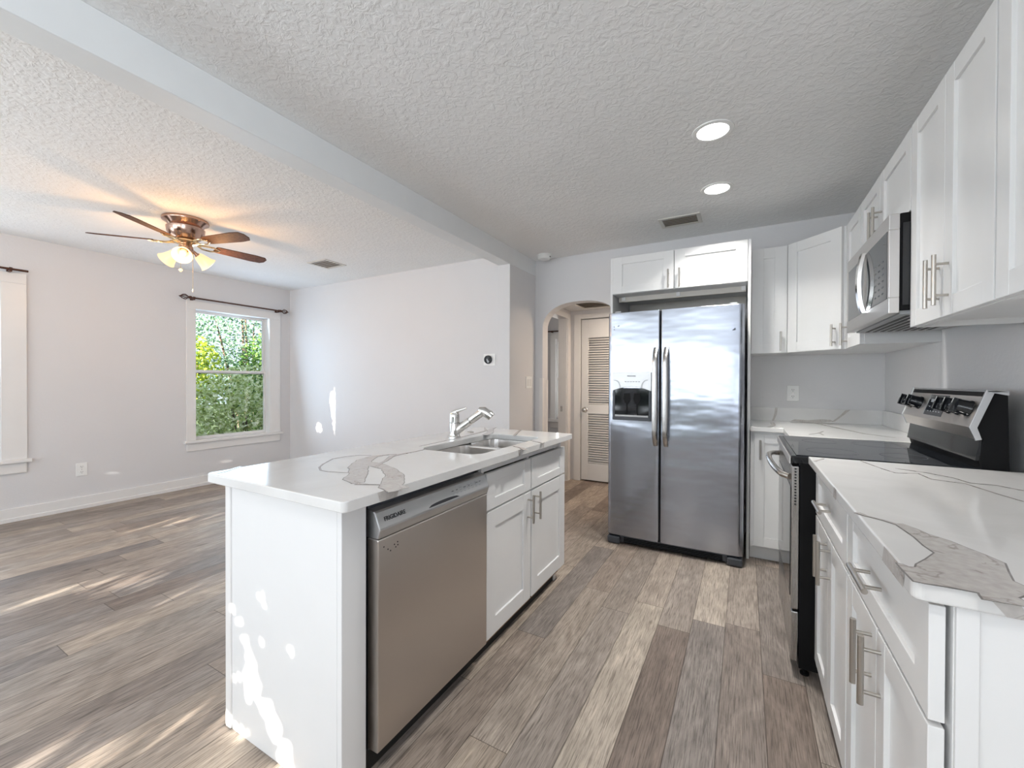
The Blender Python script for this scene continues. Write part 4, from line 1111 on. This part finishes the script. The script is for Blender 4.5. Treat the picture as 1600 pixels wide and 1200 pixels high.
for dx, dy, ln, knob in ((.012, -.04, .14, .012), (.04, .03, .29, .007)):
    p0 = FC + Vector((dx, dy, -.25))
    ch = MB().tube([p0, p0 - Vector((0, 0, ln))], .0018, 6).build('pull_chain', 'fan_brass', fn)
    MB().lathe(p0 - Vector((0, 0, ln)), [(.002, 0), (knob, -.008), (knob, -.018), (.003, -.028)], 12).build('chain_knob', 'frosted_shade' if knob > .01 else 'trim_paint', ch, smooth=True)

# ================================================================== OUTDOORS
gnd = MB().box(-30, 20, -30, 30, -.5, -.35); go = solid('ground', gnd, 'grass')


def bush(name, c, rad, n, mat, label, size=(.05, .10), trunk=True, shell=.35, seed=1, group='garden shrubs and trees'):
    rg = random.Random(seed); c = Vector(c); base = Vector((c.x, c.y, -.35))
    o = thing(name, base, label, 'tree' if name == 'tree' else 'shrub', group)
    m = MB()
    for _ in range(n):
        while True:
            p = Vector((rg.uniform(-1, 1), rg.uniform(-1, 1), rg.uniform(-1, 1)))
            if shell < p.length < 1: break
        q = c + Vector((p.x * rad[0], p.y * rad[1], p.z * rad[2]))
        if q.z < -.3: continue
        s_ = rg.uniform(*size); d_ = Vector((rg.gauss(0, 1), rg.gauss(0, 1), rg.gauss(0, .7))).normalized(); e_ = d_.orthogonal().normalized()
        e_ = (Matrix.Rotation(rg.uniform(0, 6.28), 3, d_) @ e_); nn_ = d_.cross(e_)
        m.add([q - d_ * s_ * .5, q + e_ * s_ * .26 + nn_ * s_ * .08, q + d_ * s_ * .5, q - e_ * s_ * .26 + nn_ * s_ * .08], [(0, 1, 2), (0, 2, 3)])
    m.build('foliage', mat, o)
    st = MB()
    for _ in range(5 if trunk else 3):
        q = c + Vector((rg.uniform(-.5, .5) * rad[0], rg.uniform(-.5, .5) * rad[1], rad[2] * rg.uniform(.1, .6)))
        st.tube([base + Vector((rg.uniform(-.05, .05), rg.uniform(-.05, .05), 0)), base.lerp(q, .5) + Vector((rg.uniform(-.1, .1), rg.uniform(-.1, .1), 0)), q], [.05, .035, .01], 7)
    st.build('branches', 'bark', o)
    return o


bush('shrub', (-7.15, 3.95, .45), (.7, 1.2, 1.05), 6500, 'leaf_glare', 'leafy shrub, whitened for glare, low outside the garden window', size=(.06, .12), seed=2)
bush('tree', (-8.3, 3.35, 1.35), (.7, .65, .75), 2600, 'leaf_yellow', 'yellow green tree at the left of the garden window view', seed=3)
bush('tree', (-9.3, 5.0, 2.2), (1.1, 1.9, 1.6), 12000, 'leaf_blue', 'blue green tree filling the upper garden window view', seed=4)
bush('tree', (-8.2, 5.1, 1.1), (.8, .9, 1.2), 6000, 'leaf_green', 'green leafy tree at the right of the garden window view', seed=5)
# indoor sun patches; the unseen leaf screen gets gaps shaped to them
SEG = [(1, 3.6, (-4.62, 1.0), (-4.56, .68), .11), (1, 3.6, (-4.52, .58), (-4.46, .45), .04), (1, 3.6, (-5.02, 1.42), (-4.90, 1.25), .03), (1, 3.6, (-4.98, .62), (-4.97, .60), .03),
       (2, 0, (-3.48, .86), (-3.35, .93), .08), (2, 0, (-3.45, 1.02), (-2.85, 1.33), .08), (2, 0, (-4.4, 1.68), (-4.17, 1.9), .07), (2, 0, (-1.98, .42), (-1.66, .80), .09),
       (1, .808, (-1.58, .42), (-1.30, .0), -0.002), (1, .808, (-1.56, .2), (-1.37, .15), .0), (1, .808, (-1.37, .15), (-1.25, .02), 0.013), (1, .808, (-1.42, .52), (-1.40, .49), -0.008),
       (1, .808, (-1.24, .39), (-1.2, .35), .002), (1, .808, (-1.23, .24), (-1.15, .31), .002), (1, .808, (-1.18, .2), (-1.1, .15), .022)]


def sunlit(q, m):
    """True where leaves are left out to place a sun patch"""
    for ax, v, a, b, r_ in SEG:
        k = (v - q[ax]) / SUN_DIR[ax]; p = q + SUN_DIR * k
        p = Vector((p.x, p.z if ax == 1 else p.y)); a, b = Vector(a), Vector(b); d = b - a
        f = max(0, min(1, (p - a).dot(d) / max(d.length_squared, 1e-9)))
        sc_ = SUN_DIR.z / SUN_DIR.y if ax == 2 else 1
        e = p - (a + d * f)
        if ax == 2: e = Vector((e.x, e.y * abs(sc_) * 2))
        if e.length < r_ + m: return True
    return False


hg = thing('gobo_hedge', (-2.2, -5.6, -.35), 'unseen leaf screen added behind the camera to break the sun into patches', 'gobo_hedge', 'garden shrubs and trees')  # invented foliage acting as a gobo for the low sun
rg = random.Random(11); m = MB()
for _ in range(56000):
    q = Vector((rg.uniform(-5.6, 2.6), rg.uniform(-6.2, -5.0), rg.uniform(-.3, 3.0))); s_ = rg.uniform(.11, .19)
    if sunlit(q, s_ * .30): continue
    d_ = Vector((rg.gauss(0, 1), rg.gauss(0, .5), rg.gauss(0, 1))).normalized(); e_ = Vector((rg.gauss(0, 1), rg.gauss(0, .5), rg.gauss(0, 1))); e_ = (e_ - d_ * e_.dot(d_)).normalized()
    m.add([q - d_ * s_ * .5, q + e_ * s_ * .3, q + d_ * s_ * .5, q - e_ * s_ * .3], [(0, 1, 2), (0, 2, 3)])
m.build('foliage', 'leaf_green', hg)
for k in range(7):
    x = -5.2 + k * 1.2
    MB().tube([(x, -5.6, -.4), (x + .1, -5.55, .2)], [.06, .04], 8).build('stem', 'bark', hg)

# small warm lamp added to brighten the hall, out of sight behind the arch
lamp('hall_fill_lamp', 'AREA', (-.9, 4.5, HZ - .03), 15, (1, .80, .62), (0, 0, -1), shape='DISK', size=.25)
lamp('room_daylight', 'AREA', (-2.1, 5.53, 1.3), 12, (1, .95, .9), (0, -1, 0), shape='RECTANGLE', size=.5, size_y=1.0)
